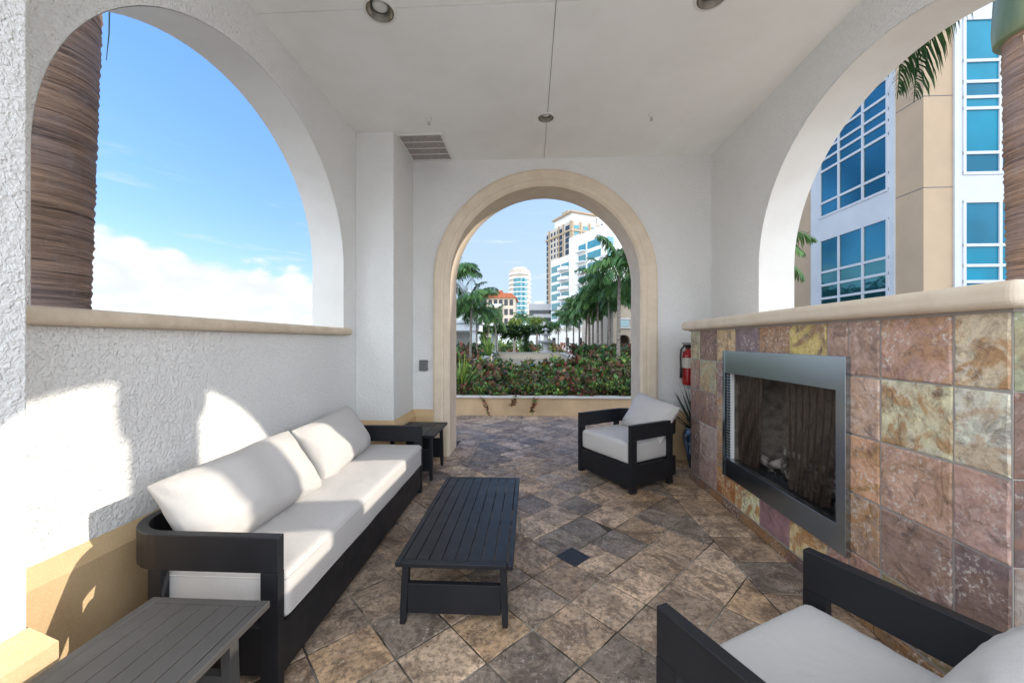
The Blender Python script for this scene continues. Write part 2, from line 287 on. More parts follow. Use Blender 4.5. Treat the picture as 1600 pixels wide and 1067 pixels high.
# ------------------------------------------------------------------ mesh builder
class MB:
    def __init__(s): s.v = []; s.f = []; s.c = []; s.c2 = []; s.sd = []; s.cur = (1, 1, 1, 1); s.cur2 = (0, 0, 0, 0); s.seed = (0, 0, 0)
    def face(s, pts):
        i = len(s.v); s.v += [tuple(p) for p in pts]; s.f.append(tuple(range(i, i + len(pts)))); s.tagf()
    def tagf(s): s.c.append(s.cur); s.c2.append(s.cur2); s.sd.append(s.seed)
    def mesh(s, vs, fs):
        i = len(s.v); s.v += [tuple(p) for p in vs]
        for f in fs: s.f.append(tuple(i + k for k in f)); s.tagf()
    def box(s, x0, x1, y0, y1, z0, z1, mat=None):
        vs = [Vector((x, y, z)) for x in (x0, x1) for y in (y0, y1) for z in (z0, z1)]
        if mat: vs = [mat @ v for v in vs]
        s.mesh(vs, [(0, 1, 3, 2), (4, 6, 7, 5), (0, 4, 5, 1), (2, 3, 7, 6), (0, 2, 6, 4), (1, 5, 7, 3)])
    def prism(s, poly, lo, hi, fn):
        n = len(poly); vs = [fn(a, b, lo) for a, b in poly] + [fn(a, b, hi) for a, b in poly]
        s.mesh(vs, [tuple(range(n))[::-1], tuple(range(n, 2 * n))] + [(i, (i + 1) % n, n + (i + 1) % n, n + i) for i in range(n)])
    def tube(s, pts, rad, n=8, cap=True, squash=None):
        pts = [Vector(p) for p in pts]; rs = rad if isinstance(rad, (list, tuple)) else [rad] * len(pts)
        vs = []; ref = None
        for i, p in enumerate(pts):
            t = (pts[min(i + 1, len(pts) - 1)] - pts[max(i - 1, 0)]).normalized()
            if ref is None: ref = Vector((0, 0, 1)) if abs(t.z) < .9 else Vector((1, 0, 0))
            u = t.cross(ref).normalized(); vv = u.cross(t).normalized(); ref = vv
            for k in range(n):
                a = 2 * math.pi * k / n; vs.append(p + (u * math.cos(a) + vv * math.sin(a) * (squash or 1)) * rs[i])
        fs = [(i * n + k, i * n + (k + 1) % n, (i + 1) * n + (k + 1) % n, (i + 1) * n + k) for i in range(len(pts) - 1) for k in range(n)]
        if cap: fs += [tuple(range(n))[::-1], tuple(range((len(pts) - 1) * n, len(pts) * n))]
        s.mesh(vs, fs)
    def lathe(s, prof, cx=0, cy=0, n=24, cap=True, mat=None):
        vs = [Vector((cx + r * math.cos(2 * math.pi * k / n), cy + r * math.sin(2 * math.pi * k / n), z)) for r, z in prof for k in range(n)]
        if mat: vs = [mat @ v for v in vs]
        fs = [(i * n + k, i * n + (k + 1) % n, (i + 1) * n + (k + 1) % n, (i + 1) * n + k) for i in range(len(prof) - 1) for k in range(n)]
        if cap: fs += [tuple(range(n))[::-1], tuple(range((len(prof) - 1) * n, len(prof) * n))]
        s.mesh(vs, fs)
    def build(s, name, mat, parent=None, bevel=0, smooth=False, weld=False, seg=2, attrs=False, world=False, fix=True):
        me = bpy.data.meshes.new(name)
        off = Vector(parent.location) if (parent and world) else Vector((0, 0, 0))
        if parent and world and parent.parent: off += Vector(parent.parent.location)
        me.from_pydata([tuple(Vector(v) - off) for v in s.v], [], s.f); 
        if attrs:
            for nm, src in (('Col', s.c), ('Vein', s.c2)):
                a = me.color_attributes.new(nm, 'FLOAT_COLOR', 'CORNER'); buf = []
                for f, c in zip(s.f, src): buf += list(c) * len(f)
                a.data.foreach_set('color', buf)
            a = me.attributes.new('Seed', 'FLOAT_VECTOR', 'FACE'); buf = []
            for c in s.sd: buf += list(c)
            a.data.foreach_set('vector', buf)
        if weld or fix:
            bm = bmesh.new(); bm.from_mesh(me)
            if weld: bmesh.ops.remove_doubles(bm, verts=bm.verts, dist=1e-5)
            if fix: bmesh.ops.recalc_face_normals(bm, faces=bm.faces)
            bm.to_mesh(me); bm.free()
        me.materials.append(mat)
        if smooth: me.polygons.foreach_set('use_smooth', [True] * len(me.polygons))
        o = bpy.data.objects.new(name, me); C.objects.link(o)
        if parent: o.parent = parent
        if bevel:
            b = o.modifiers.new('edge', 'BEVEL'); b.width = bevel; b.segments = seg; b.limit_method = 'ANGLE'; b.angle_limit = R(40)
        return o
def thing(name, label, cat, loc=(0, 0, 0), rz=0, group=None):
    o = bpy.data.objects.new(name, None); C.objects.link(o); o.empty_display_size = .1
    o.location = loc; o.rotation_euler = (0, 0, rz); o['label'] = label; o['category'] = cat
    if group: o['group'] = group
    return o
def tag(o, label, cat, group=None, kind=None):
    o['label'] = label; o['category'] = cat
    if group: o['group'] = group
    if kind: o['kind'] = kind
    return o
def copy_tree(o, parent=None):
    c = o.copy(); C.objects.link(c); c.parent = parent
    for ch in [q for q in list(S.objects) if q.parent == o]: copy_tree(ch, c)
    return c
def kids(o): return [q for q in S.objects if q.parent == o]

# ------------------------------------------------------------------ the pavilion
XL, XR, YB, ZC = -1.985, 2.315, 4.92, 3.88
NA = 56
def arch_wall(mb, fn, t0, t1, u0, u1, z0, z1, uc, r, zs, zb):
    """wall slab with an arched hole; fn(u,z,t) -> point; t0 face to the room"""
    arc = [(uc - r * math.cos(math.pi * i / NA), zs + r * math.sin(math.pi * i / NA)) for i in range(NA + 1)]
    for t in (t0, t1):
        q = lambda a, b: fn(a, b, t)
        mb.face([q(u0, z0), q(uc - r, z0), q(uc - r, zs), q(uc - r, z1), q(u0, z1)])
        mb.face([q(uc + r, z0), q(u1, z0), q(u1, z1), q(uc + r, z1), q(uc + r, zs)])
        if zb > z0: mb.face([q(uc - r, z0), q(uc + r, z0), q(uc + r, zb), q(uc - r, zb)])
        for i in range(NA):
            a, b = arc[i], arc[i + 1]
            mb.face([q(*a), q(*b), q(b[0], z1), q(a[0], z1)])
    for a, b in ([((uc - r, max(zb, z0)), (uc - r, zs)), ((uc + r, zs), (uc + r, max(zb, z0)))] + [(arc[i], arc[i + 1]) for i in range(NA)]):
        mb.face([fn(*a, t0), fn(*b, t0), fn(*b, t1), fn(*a, t1)])
    if zb > z0: mb.face([fn(uc - r, zb, t0), fn(uc + r, zb, t0), fn(uc + r, zb, t1), fn(uc - r, zb, t1)])
    for a, b in (((u0, z0), (u0, z1)), ((u0, z1), (u1, z1)), ((u1, z1), (u1, z0))):
        mb.face([fn(*a, t0), fn(*b, t0), fn(*b, t1), fn(*a, t1)])
pav = thing('pavilion', 'white stucco garden pavilion with arched openings, tan plinth and flat ceiling around the lounge', 'pavilion', (.18, 2.66, 0))
def P(mb, name, mat, label=None, parent=None, **k):
    o = mb.build(name, mat, parent or pav, world=True, **k)
    if label: o['label'] = label
    return o
mb = MB(); arch_wall(mb, lambda u, z, t: (t, u, z), XL, -2.33, .44, YB, 0, ZC, 2.667, 1.2625, 2.27, 1.565); P(mb, 'side_wall', M['stucco'], 'wall pierced by a big arched window onto open sky', weld=True)
mb = MB(); arch_wall(mb, lambda u, z, t: (t, u, z), XR, 2.665, .44, YB, 0, ZC, 2.66, 1.27, 2.24, 1.66); P(mb, 'side_wall', M['stucco'], 'wall pierced by an arched window above the fireplace', weld=True)
mb = MB(); arch_wall(mb, lambda u, z, t: (u, t, z), YB, 5.30, -2.33, 2.665, 0, ZC, .18, 1.23, 2.28, 0); P(mb, 'back_wall', M['stucco'], 'end wall with an arched doorway to the garden', weld=True)
# smooth reveals, a skin 3 mm proud of the rough reveal
def reveal(uc, r, zs, zb, t0, t1, fn):
    mb = MB(); rr = r - .003
    pts = [(uc - rr, zb)] + [(uc - rr * math.cos(math.pi * i / NA), zs + rr * math.sin(math.pi * i / NA)) for i in range(NA + 1)] + [(uc + rr, zb)]
    for a, b in zip(pts, pts[1:]): mb.face([fn(*a, t0), fn(*b, t0), fn(*b, t1), fn(*a, t1)])
    return mb
P(reveal(2.667, 1.2625, 2.27, 1.60, XL - .002, -2.328, lambda u, z, t: (t, u, z)), 'arch_reveal', M['reveal'], weld=True, smooth=True)
P(reveal(2.66, 1.27, 2.24, 1.68, XR + .002, 2.663, lambda u, z, t: (t, u, z)), 'arch_reveal', M['reveal'], weld=True, smooth=True)
# columns
mb = MB(); mb.box(XL + .001, -1.545, 4.20, YB - .001, 0, ZC); P(mb, 'corner_column', M['stucco'], bevel=.006)
mb = MB(); mb.box(-2.33, -1.572, .30, 1.105, 0, ZC); P(mb, 'corner_column', M['stucco_column'], bevel=.006)
# ceiling
mb = MB()
for x0, x1 in ((-2.33, .181), (.187, 2.665)):
    for y0, y1 in ((.0, 2.643), (2.648, 5.30)): mb.box(x0, x1, y0, y1, ZC, ZC + .02)
ceil_o = P(mb, 'ceiling', M['ceiling'])
mb = MB(); mb.box(-2.33, 2.665, 0, 5.30, ZC + .021, ZC + .30); P(mb, 'roof_slab', M['greybld'])
# plinth with a chamfered top
def plinth(path, top=.605, p=.045, q=.075):
    """path: plan points; the room lies to the right of the walking direction"""
    mb = MB(); pts = [Vector(a) for a in path]; n = len(pts); offs = []
    for i in range(n):
        ns = []
        if i > 0: d = (pts[i] - pts[i - 1]).normalized(); ns.append(Vector((d.y, -d.x)))
        if i < n - 1: d = (pts[i + 1] - pts[i]).normalized(); ns.append(Vector((d.y, -d.x)))
        if len(ns) == 2: b = (ns[0] + ns[1]); b = b / (b.length_squared / 2); offs.append(b)
        else: offs.append(ns[0])
    prof = [(.003, 0), (p, 0), (p, top - q), (.003, top), (-.05, top)]
    prof = [(p, 0), (p, top - q), (.002, top)]
    ring = [[(pts[i].x + offs[i].x * a, pts[i].y + offs[i].y * a, z) for a, z in prof] for i in range(n)]
    for i in range(n - 1):
        for k in range(len(prof) - 1): mb.face([ring[i][k], ring[i + 1][k], ring[i + 1][k + 1], ring[i][k + 1]])
    return mb
P(plinth([(-1.572, .30), (-1.572, 1.105), (XL, 1.105), (XL, 4.20), (-1.545, 4.20), (-1.545, YB), (-1.266, YB)]), 'plinth', M['plinth'], weld=True)
P(plinth([(1.626, YB), (XR, YB), (XR, 4.10)]), 'plinth', M['plinth'], weld=True)
# limestone surround of the doorway: moulded band swept round the arch
mb = MB(); ux, zs = .18, 2.28
prof = [(1.447, 4.925), (1.447, 4.875), (1.42, 4.862), (1.33, 4.862), (1.315, 4.87), (1.30, 4.862), (1.258, 4.862), (1.228, 4.885), (1.228, 5.32), (1.30, 5.34), (1.40, 5.34), (1.40, 5.295)]
rings = []
seq = [('l', 0)] + [('a', i) for i in range(NA + 1)] + [('r', 0)]
for k, i in seq:
    row = []
    for r, y in prof:
        if k == 'l': row.append((ux - r, y, 0))
        elif k == 'r': row.append((ux + r, y, 0))
        else:
            a = math.pi * i / NA; row.append((ux - r * math.cos(a), y, zs + r * math.sin(a)))
    rings.append(row)
for a, b in zip(rings, rings[1:]):
    for k in range(len(prof) - 1): mb.face([a[k], b[k], b[k + 1], a[k + 1]])
P(mb, 'arch_surround', M['limestone'], weld=True)
# left sill
mb = MB(); mb.box(-2.42, -1.915, 1.30, 4.005, 1.566, 1.642)
o = P(mb, 'window_sill', M['sill'], bevel=.032, seg=5)
mb = MB()  # hairline joints in the sill and surround
# ------------------------------------------------------------------ floor
def clip(poly, a, b, c):
    out = []; n = len(poly)
    for i in range(n):
        p, q = poly[i], poly[(i + 1) % n]; dp = a * p[0] + b * p[1] - c; dq = a * q[0] + b * q[1] - c
        if dp <= 0: out.append(p)
        if dp * dq < 0: t = dp / (dp - dq); out.append((p[0] + (q[0] - p[0]) * t, p[1] + (q[1] - p[1]) * t))
    return out
def cliprect(poly, x0, x1, y0, y1):
    for a, b, c in ((-1, 0, -x0), (1, 0, x1), (0, -1, -y0), (0, 1, y1)):
        poly = clip(poly, a, b, c)
        if len(poly) < 3: return []
    return poly
def area(p): return abs(sum(p[i][0] * p[(i + 1) % len(p)][1] - p[(i + 1) % len(p)][0] * p[i][1] for i in range(len(p)))) / 2
def shrink(poly, d):
    n = len(poly); sgn = 1 if sum(poly[i][0] * poly[(i + 1) % n][1] - poly[(i + 1) % n][0] * poly[i][1] for i in range(n)) > 0 else -1
    out = []
    for i in range(n):
        p0, p1, p2 = Vector(poly[i - 1]), Vector(poly[i]), Vector(poly[(i + 1) % n])
        d1 = (p1 - p0); d2 = (p2 - p1)
        if d1.length < 1e-6 or d2.length < 1e-6: continue
        d1.normalize(); d2.normalize()
        n1 = Vector((-d1.y, d1.x)) * sgn; n2 = Vector((-d2.y, d2.x)) * sgn; b = n1 + n2
        if b.length_squared < .1: continue
        b = b / (b.length_squared / 2); b = b if b.length < 3 else b.normalized() * 3
        out.append(tuple(p1 + b * d))
    return out
rf = random.Random(11)
TRAV = [(.365, .26, .175), (.31, .22, .15), (.41, .295, .205), (.275, .205, .15), (.225, .178, .14), (.46, .34, .24), (.34, .25, .18), (.185, .148, .12), (.385, .26, .16)]
def lay(mb, poly, fn, col, h=0., gap=.0022, ch=.0035, vein=(0, 0, 0, 0), jit=.0, sub=0):
    p = shrink(poly, gap)
    if len(p) < 3 or area(p) < 8e-4: return
    if jit: p = [(a + rf.uniform(-jit, jit), b + rf.uniform(-jit, jit)) for a, b in p]
    if sub:
        cx_ = sum(a for a, b in p) / len(p); cy_ = sum(b for a, b in p) / len(p); pp = []
        for (a, b), (c, d) in zip(p, p[1:] + p[:1]):
            k_ = max(1, min(sub, int(math.hypot(c - a, d - b) / .05)))
            for i_ in range(k_):
                t_ = i_ / k_; x_, y_ = a + (c - a) * t_, b + (d - b) * t_; L_ = math.hypot(x_ - cx_, y_ - cy_); w_ = rf.random() ** 2 * (.0035 if i_ else .006); pp.append((x_ + (cx_ - x_) * w_ / L_, y_ + (cy_ - y_) * w_ / L_))
        p = pp; q = []
        for a, b in p: L_ = math.hypot(a - cx_, b - cy_); w_ = ch * rf.uniform(.9, 1.9); q.append((a + (cx_ - a) * w_ / L_, b + (cy_ - b) * w_ / L_))
    else: q = shrink(p, ch)
    if len(q) != len(p): return
    mb.cur = (*col, 1); mb.cur2 = vein; mb.seed = (rf.random(), rf.random(), rf.random()); n = len(p)
    lo = [fn(a, b, -.012) for a, b in p]; mid = [fn(a, b, h - ch * .8) for a, b in p]; top = [fn(a, b, h) for a, b in q]
    mb.mesh(lo + mid + top, [tuple(range(2 * n, 3 * n))] + [(i, (i + 1) % n, n + (i + 1) % n, n + i) for i in range(n)] + [(n + i, n + (i + 1) % n, 2 * n + (i + 1) % n, 2 * n + i) for i in range(n)])
ts = .3065; o0 = at(832, 901.2, Z=0)
def tcol():
    c = rf.choice(TRAV); k = rf.uniform(.82, 1.12); return tuple(x * k for x in c)
fl = MB(); ffn = lambda a, b, h: (a, b, h)
regions = [(-1.65, 1.387, -1.2, 4.552), (-.745, 1.105, 4.552, 5.66), (-8, 8.5, 5.66, 7.3)]
s2 = math.sqrt(.5); hole = at(935, 827, Z=0)
for i in range(-45, 46):
    for j in range(-45, 46):
        c = [(o0.x + ts * s2 * ((i + a) - (j + b)), o0.y - ts * s2 * ((i + a) + (j + b))) for a, b in ((0, 0), (1, 0), (1, 1), (0, 1))]
        cx = sum(p[0] for p in c) / 4; cy = sum(p[1] for p in c) / 4
        if not (-9 < cx < 9 and -1.6 < cy < 8): continue
        col = tcol(); hh = rf.uniform(-.0012, .0012)
        for rg in regions:
            p = cliprect(c, *rg)
            if len(p) < 3: continue
            if abs(cx - hole.x) < .15 and abs(cy - hole.y) < .15:      # the chipped tile
                p = clip(p, .93, .37, .93 * (hole.x + .055) + .37 * hole.y)
            if abs(cx - .298) < .17 and abs(cy - 2.64) < .17: 
                pass
            if len(p) >= 3: lay(fl, p, ffn, col, hh, .0032, .004, sub=6)
def strip(x0, x1, y0, y1, along, ph=0., st=.33):
    a = (y0 if along == 'y' else x0) + ph - st
    end = y1 if along == 'y' else x1
    while a < end:
        lo = max(a, y0 if along == 'y' else x0); hi = min(a + st, end)
        if hi - lo > .01:
            p = [(x0, lo), (x1, lo), (x1, hi), (x0, hi)] if along == 'y' else [(lo, y0), (hi, y0), (hi, y1), (lo, y1)]
            lay(fl, p, ffn, tcol(), rf.uniform(-.0012, .0012), .0032, .004, sub=6)
        a += st
strip(1.387, 1.80, -1.2, 4.552, 'y', (2.318 + 1.2) % .33)
strip(-1.985, -1.65, -1.2, 4.552, 'y', .1)
strip(-1.985, -.745, 4.552, 4.92, 'x', .11); strip(1.105, 2.315, 4.552, 4.92, 'x', .2); strip(1.80, 2.315, 4.2, 4.552, 'x', .1)
strip(-1.05, -.745, 4.92, 5.66, 'y', .2, .35); strip(1.105, 1.41, 4.92, 5.66, 'y', .2, .35)
strip(-8, 8.5, 7.3, 7.62, 'x', .1, .31)
f = fl.build('floor', M['travertine'], attrs=True); f['kind'] = 'structure'; f['label'] = 'worn brown travertine tiles laid on the diagonal with a straight border'
g = MB(); g.box(-9, 9, -1.3, 7.62, -.10, -.0055); o = g.build('floor_bedding', M['grout']); o['kind'] = 'structure'
g = MB(); g.box(-1500, 1500, -500, 2500, -1, -.12); o = g.build('ground', M['paving']); o['kind'] = 'structure'

# floor drain
t = thing('floor_drain', 'black square drain grate set diagonally in the travertine floor', 'drain', (.300, 2.640, 0), R(45))
mb = MB()
for a in (-.085, .073): mb.box(a, a + .012, -.085, .085, -.004, .0035); mb.box(-.073, .073, a, a + .012, -.004, .0034)
mb.box(-.075, .075, -.075, .075, -.004, .0006)
mb.build('drain_frame', M['black'], t)
mb = MB()
for i in range(9): mb.box(-.07, .07, -.066 + i * .0155, -.060 + i * .0155, .0006, .0026)
mb.build('grate', M['black'], t)

# ------------------------------------------------------------------ fireplace
fx, fy0, fy1, fz = 1.78, 1.475, 4.248, 1.62
fp = thing('fireplace', 'outdoor fireplace clad in mottled slate tiles under a limestone mantel', 'fireplace', (2.05, 2.86, 0))
def FP(mb, name, mat, parent=None, label=None, **k):
    o = mb.build(name, mat, parent or fp, world=True, **k)
    if label: o['label'] = label
    return o
oy0, oy1, oz0, oz1 = 2.20, 3.475, .40, 1.26     # rough opening
cols = [1.475, 1.668, 1.998, 2.338, 2.669, 3.007, 3.347, 3.674, 4.022, 4.248]
rows = [1.62, 1.312, .990, .665, .340, .076]
K = [  # near -> far
 [(196,172,150),(166,132,120),(160,132,122),(214,168,104),(148,116,94),(116,100,106),(182,156,120),(104,78,72),(152,148,122)],
 [(214,186,174),(190,180,154),(176,148,134),0,0,0,(128,102,102),(142,138,116),(122,98,94)],
 [(164,134,128),(172,138,122),(184,142,116),0,0,0,(150,128,110),(114,92,88),(108,84,80)],
 [(110,92,94),(134,110,104),(156,128,108),0,0,0,(150,124,104),(150,134,132),(100,78,74)],
 [(112,88,84),(122,116,84),(156,122,112),(192,166,126),(126,96,102),(198,184,154),(138,82,40),(142,120,118),(110,92,88)]]
V = [
 [.8,.5,.3,1.,.6,.1,.9,.3,.5],[.5,.8,.3,0,0,0,.3,.5,.4],[.2,.5,.9,0,0,0,.7,.2,.2],[.3,.3,.7,0,0,0,.7,.2,.2],[.3,.6,.3,1.,.1,1.,1.,.2,.2]]
tl = MB(); tfn = lambda u, z, h: (fx - h, u, z)
def hole_rects(a0, a1, b0, b1):
    """the part of a tile outside the steel frame"""
    fy_0, fy_1, fz_0, fz_1 = 2.19, 3.485, .33, 1.39
    if a1 <= fy_0 or a0 >= fy_1 or b1 <= fz_0 or b0 >= fz_1: return [(a0, a1, b0, b1)]
    r = []
    if a0 < fy_0: r.append((a0, fy_0, b0, b1)); a0 = fy_0
    if a1 > fy_1: r.append((fy_1, a1, b0, b1)); a1 = fy_1
    if b0 < fz_0: r.append((a0, a1, b0, fz_0))
    if b1 > fz_1: r.append((a0, a1, fz_1, b1))
    return r
for ri in range(5):
    for ci in range(9):
        c = K[ri][ci] or (150, 125, 110); col = tuple(min(.8, x * 1.6) for x in lin(*c)[:3])
        vc = rf.choice([(.52, .29, .12), (.42, .26, .15), (.48, .25, .10)]); vein = (*vc, min(1, V[ri][ci] * 1.0))
        for a0, a1, b0, b1 in hole_rects(cols[ci], cols[ci + 1], rows[ri + 1], rows[ri]):
            lay(tl, [(a0, b0), (a1, b0), (a1, b1), (a0, b1)], tfn, col, rf.uniform(.004, .010), .0035, .005, vein, .001, 7)
x = fy0   # skirting strip of cut slate
while x < fy1:
    x1 = min(x + rf.uniform(.2, .36), fy1); c = rf.choice([(120, 92, 80), (150, 118, 84), (104, 84, 82), (140, 120, 100)])
    lay(tl, [(x, .002), (x1, .002), (x1, .070), (x, .070)], lambda u, z, h: (fx - h - .012, u, z), tuple(q * 1.05 for q in lin(*c)[:3]), .012, .002, .003, (.3, .14, .05, .5), .001); x = x1
ecol = [[(150, 156, 128), (128, 110, 100)], [(120, 96, 88), (160, 132, 110)], [(104, 88, 88), (176, 150, 120)], [(148, 138, 134), (120, 100, 90)], [(110, 90, 84), (140, 110, 90)]]
for ri in range(5):
    for ci, (a0, a1) in enumerate(((1.78, 2.09), (2.09, 2.36))):
        for fn in (lambda u, z, h: (u, fy0 - h, z), lambda u, z, h: (u, fy1 + h, z)):
            if a0 > 2.3 : continue
            lay(tl, [(a0, rows[ri + 1]), (min(a1, 2.30), rows[ri + 1]), (min(a1, 2.30), rows[ri]), (a0, rows[ri])], fn, tuple(x * 1.1 for x in lin(*ecol[ri][ci])[:3]), .006, .003, .004, (.3, .12, .05, .3), .0014)
FP(tl, 'slate_cladding', M['slate'], attrs=True)
mb = MB()  # core with the firebox opening
mb.box(fx, 2.314, fy0, oy0, 0, fz); mb.box(fx, 2.314, oy1, fy1, 0, fz); mb.box(fx, 2.314, oy0, oy1, 0, oz0); mb.box(fx, 2.314, oy0, oy1, oz1, fz)
FP(mb, 'core', M['wallgrout'], weld=False)
# mantel
mb = MB(); mb.prism([(1.700, 1.395), (2.74, 1.395), (2.74, 3.925), (2.313, 3.925), (2.313, 4.335), (1.700, 4.335)], 1.6215, 1.722, lambda a, b, h: (a, b, h))
FP(mb, 'mantel', M['limestone'], bevel=.036, seg=5)
mb = MB(); mb.box(1.765, 2.31, 1.46, 4.262, 1.608, 1.6222); FP(mb, 'mortar_bed', M['wallgrout'])
# steel surround
st_ = fx - .012
fr = MB()
fr.box(st_ - .024, st_ + .03, 2.17, 2.236, .303, 1.417); FP(fr, 'surround_side', M['steel'], bevel=.0015)
fr = MB(); fr.box(st_ - .024, st_ + .03, 3.462, 3.502, .303, 1.417); FP(fr, 'surround_side', M['steel'], bevel=.0015)
fr = MB(); fr.box(st_ - .022, st_ + .03, 2.2365, 3.4615, 1.222, 1.416); FP(fr, 'surround_top', M['steel'], bevel=.0015)
fr = MB(); fr.box(st_ - .022, st_ + .03, 2.2365, 3.4615, .304, .462); FP(fr, 'surround_bottom', M['steel'], bevel=.0015)
# firebox liner
fb = MB(); bx = 2.28
fb.face([(bx, oy0 + .02, oz0), (bx, oy1 - .02, oz0), (bx, oy1 - .02, oz1), (bx, oy0 + .02, oz1)])
fb.face([(fx, oy0 + .002, oz0), (bx, oy0 + .1, oz0), (bx, oy0 + .1, oz1), (fx, oy0 + .002, oz1)])
fb.face([(fx, oy1 - .002, oz0), (bx, oy1 - .1, oz0), (bx, oy1 - .1, oz1), (fx, oy1 - .002, oz1)])
FP(fb, 'firebrick_liner', M['firebrick'], fix=False)
fb = MB(); fb.box(fx + .001, bx, oy0 + .003, oy1 - .003, oz0 + .001, oz0 + .045); FP(fb, 'firebox_floor', M['black'])
fb = MB(); fb.box(fx + .001, bx, oy0 + .003, oy1 - .003, oz1 - .02, oz1 - .002); FP(fb, 'firebox_top', M['black'])
fb = MB(); fb.box(fx + .004, fx + .03, 3.425, 3.455, .463, 1.22)
o = FP(fb, 'screen_track', M['enamel'])
fb = MB()
for i in range(30): fb.box(fx - .006, fx + .003, 3.440, 3.460, .475 + i * .025, .487 + i * .025)
FP(fb, 'vent_louvre', M['black'])
def curtain(y0, y1, squeeze, lab=None):
    mb = MB(); ny, nz = 60, 26; vs = []
    for k in range(nz + 1):
        z = 1.215 - (1.215 - .47) * k / nz; f = k / nz
        for i in range(ny + 1):
            u = i / ny; yc = (y0 + y1) / 2 + squeeze * f; wdt = (y1 - y0) * (1 - .28 * f ** 1.3)
            yy = yc + (u - .5) * wdt + .004 * math.sin(z * 20 + i)
            vs.append((fx + .052 + .020 * math.sin(u * 15 * math.pi + .9 * math.sin(3 * f)) * (.5 + .6 * f), yy, z))
    fs = [(k * (ny + 1) + i, k * (ny + 1) + i + 1, (k + 1) * (ny + 1) + i + 1, (k + 1) * (ny + 1) + i) for k in range(nz) for i in range(ny)]
    mb.mesh(vs, fs); o = FP(mb, 'mesh_curtain', M['mesh'], smooth=True, fix=False)
curtain(3.05, 3.40, .03); curtain(2.30, 2.78, .04)
lg = MB(); rl = random.Random(5)
for (y, z, x, a, ln, r) in ((2.62, .50, 2.02, 8, .55, .045), (2.66, .57, 1.97, -18, .42, .04), (2.9, .50, 1.98, 25, .5, .045), (2.85, .60, 2.05, -12, .44, .035), (2.45, .53, 1.96, 40, .35, .04), (3.1, .51, 2.0, -30, .34, .04)):
    d = Vector((math.sin(R(a)) * .6, math.cos(R(a)), rl.uniform(-.1, .1))).normalized(); p = Vector((x, y, z))
    mb = MB(); pts = [p + d * ln * (t - .5) + Vector((rl.uniform(-.012, .012),) * 3) for t in (0, .25, .5, .75, 1)]
    mb.tube(pts, [r * rl.uniform(.8, 1.1) for _ in pts], 9); FP(mb, 'log', M['log'])
gr = MB()
for i in range(9): gr.tube([(1.88, 2.42 + i * .08, .50), (1.88, 2.42 + i * .08, .445), (2.16, 2.42 + i * .08, .445), (2.16, 2.42 + i * .08, .55)], .007, 6)
gr.tube([(1.9, 2.38, .452), (1.9, 3.1, .452)], .008, 6); FP(gr, 'grate', M['black'])
for i in range(22):
    em = MB(); y = rl.uniform(2.35, 3.2); x = rl.uniform(1.88, 2.05); em.lathe([(.001, 0), (.03, .008), (.034, .02), (.015, .034), (.001, .036)], 0, 0, 7, mat=Matrix.Translation((x, y, .445)) @ Matrix.Rotation(rl.uniform(0, 3), 4, 'Y') @ Matrix.Scale(rl.uniform(.5, 1.1), 4))
    FP(em, 'ceramic_ember', M['log'])

# ------------------------------------------------------------------ furniture
def rbox(hx, hy, hz, r, puff=0, n=(14, 14, 6), seed=0, wr=.0, sag=0):
    """soft-edged cushion centred on the origin"""
    mb = MB()
    def surf(axis, sgn, a, b):
        vs = []
        na, nb = n[a], n[b]
        for i in range(na + 1):
            for j in range(nb + 1):
                p = [0, 0, 0]; p[axis] = sgn; p[a] = -1 + 2 * i / na; p[b] = -1 + 2 * j / nb
                h = (hx, hy, hz); q = Vector([p[k] * h[k] for k in range(3)])
                # cluster samples toward the edges
                for k in (a, b):
                    t = p[k]; q[k] = h[k] * math.sin(t * math.pi / 2) ** 1 if n[k] > 4 else q[k]
                inner = Vector([max(-(h[k] - r), min(h[k] - r, q[k])) for k in range(3)]); d = q - inner
                if d.length > 1e-9: q = inner + d.normalized() * r
                fxx = max(0, 1 - (q.x / hx) ** 2); fyy = max(0, 1 - (q.y / hy) ** 2); fzz = max(0, 1 - (q.z / hz) ** 2)
                q.z += (puff * (fxx * fyy) ** .5) * (1 if q.z > 0 else -.3) * min(1, abs(q.z) / hz)
                q.y += puff * .5 * (fxx * fzz) ** .5 * (q.y / hy) ; q.x += puff * .5 * (fyy * fzz) ** .5 * (q.x / hx)
                if wr and q.z > 0:
                    fx_ = noise.noise(Vector((q.x * 2.2 + q.y * 1.1 + seed, (q.y - q.x * .35) * 11, 3.3))); q.z += wr * 1.1 * max(0, 1 - abs(fx_) * 5) * (.4 + fyy)
                if wr:
                    e = noise.noise(Vector((q.x * 5 + seed, q.y * 5, q.z * 9))) + .5 * noise.noise(Vector((q.x * 13 + seed, q.y * 13, q.z * 20)))
                    q += Vector((.5, .5, 1)) * wr * e
                vs.append(q)
        fs = [(i * (nb + 1) + j, (i + 1) * (nb + 1) + j, (i + 1) * (nb + 1) + j + 1, i * (nb + 1) + j + 1) for i in range(na) for j in range(nb)]
        mb.mesh(vs, fs)
    for axis, a, b in ((0, 1, 2), (1, 0, 2), (2, 0, 1)):
        for sg in (-1, 1): surf(axis, sg, a, b)
    return mb
def welt(hx, hy, z, r, parent):
    pts = []
    for cx_, cy_, a0 in ((hx - r, hy - r, 0), (-hx + r, hy - r, 90), (-hx + r, -hy + r, 180), (hx - r, -hy + r, 270)):
        for k in range(5): a = R(a0 + 22.5 * k); pts.append((cx_ + r * math.cos(a), cy_ + r * math.sin(a), z))
    pts.append(pts[0]); mb = MB(); mb.tube(pts, .0032, 6, cap=False); mb.build('piping', M['fabric'], parent, smooth=True)
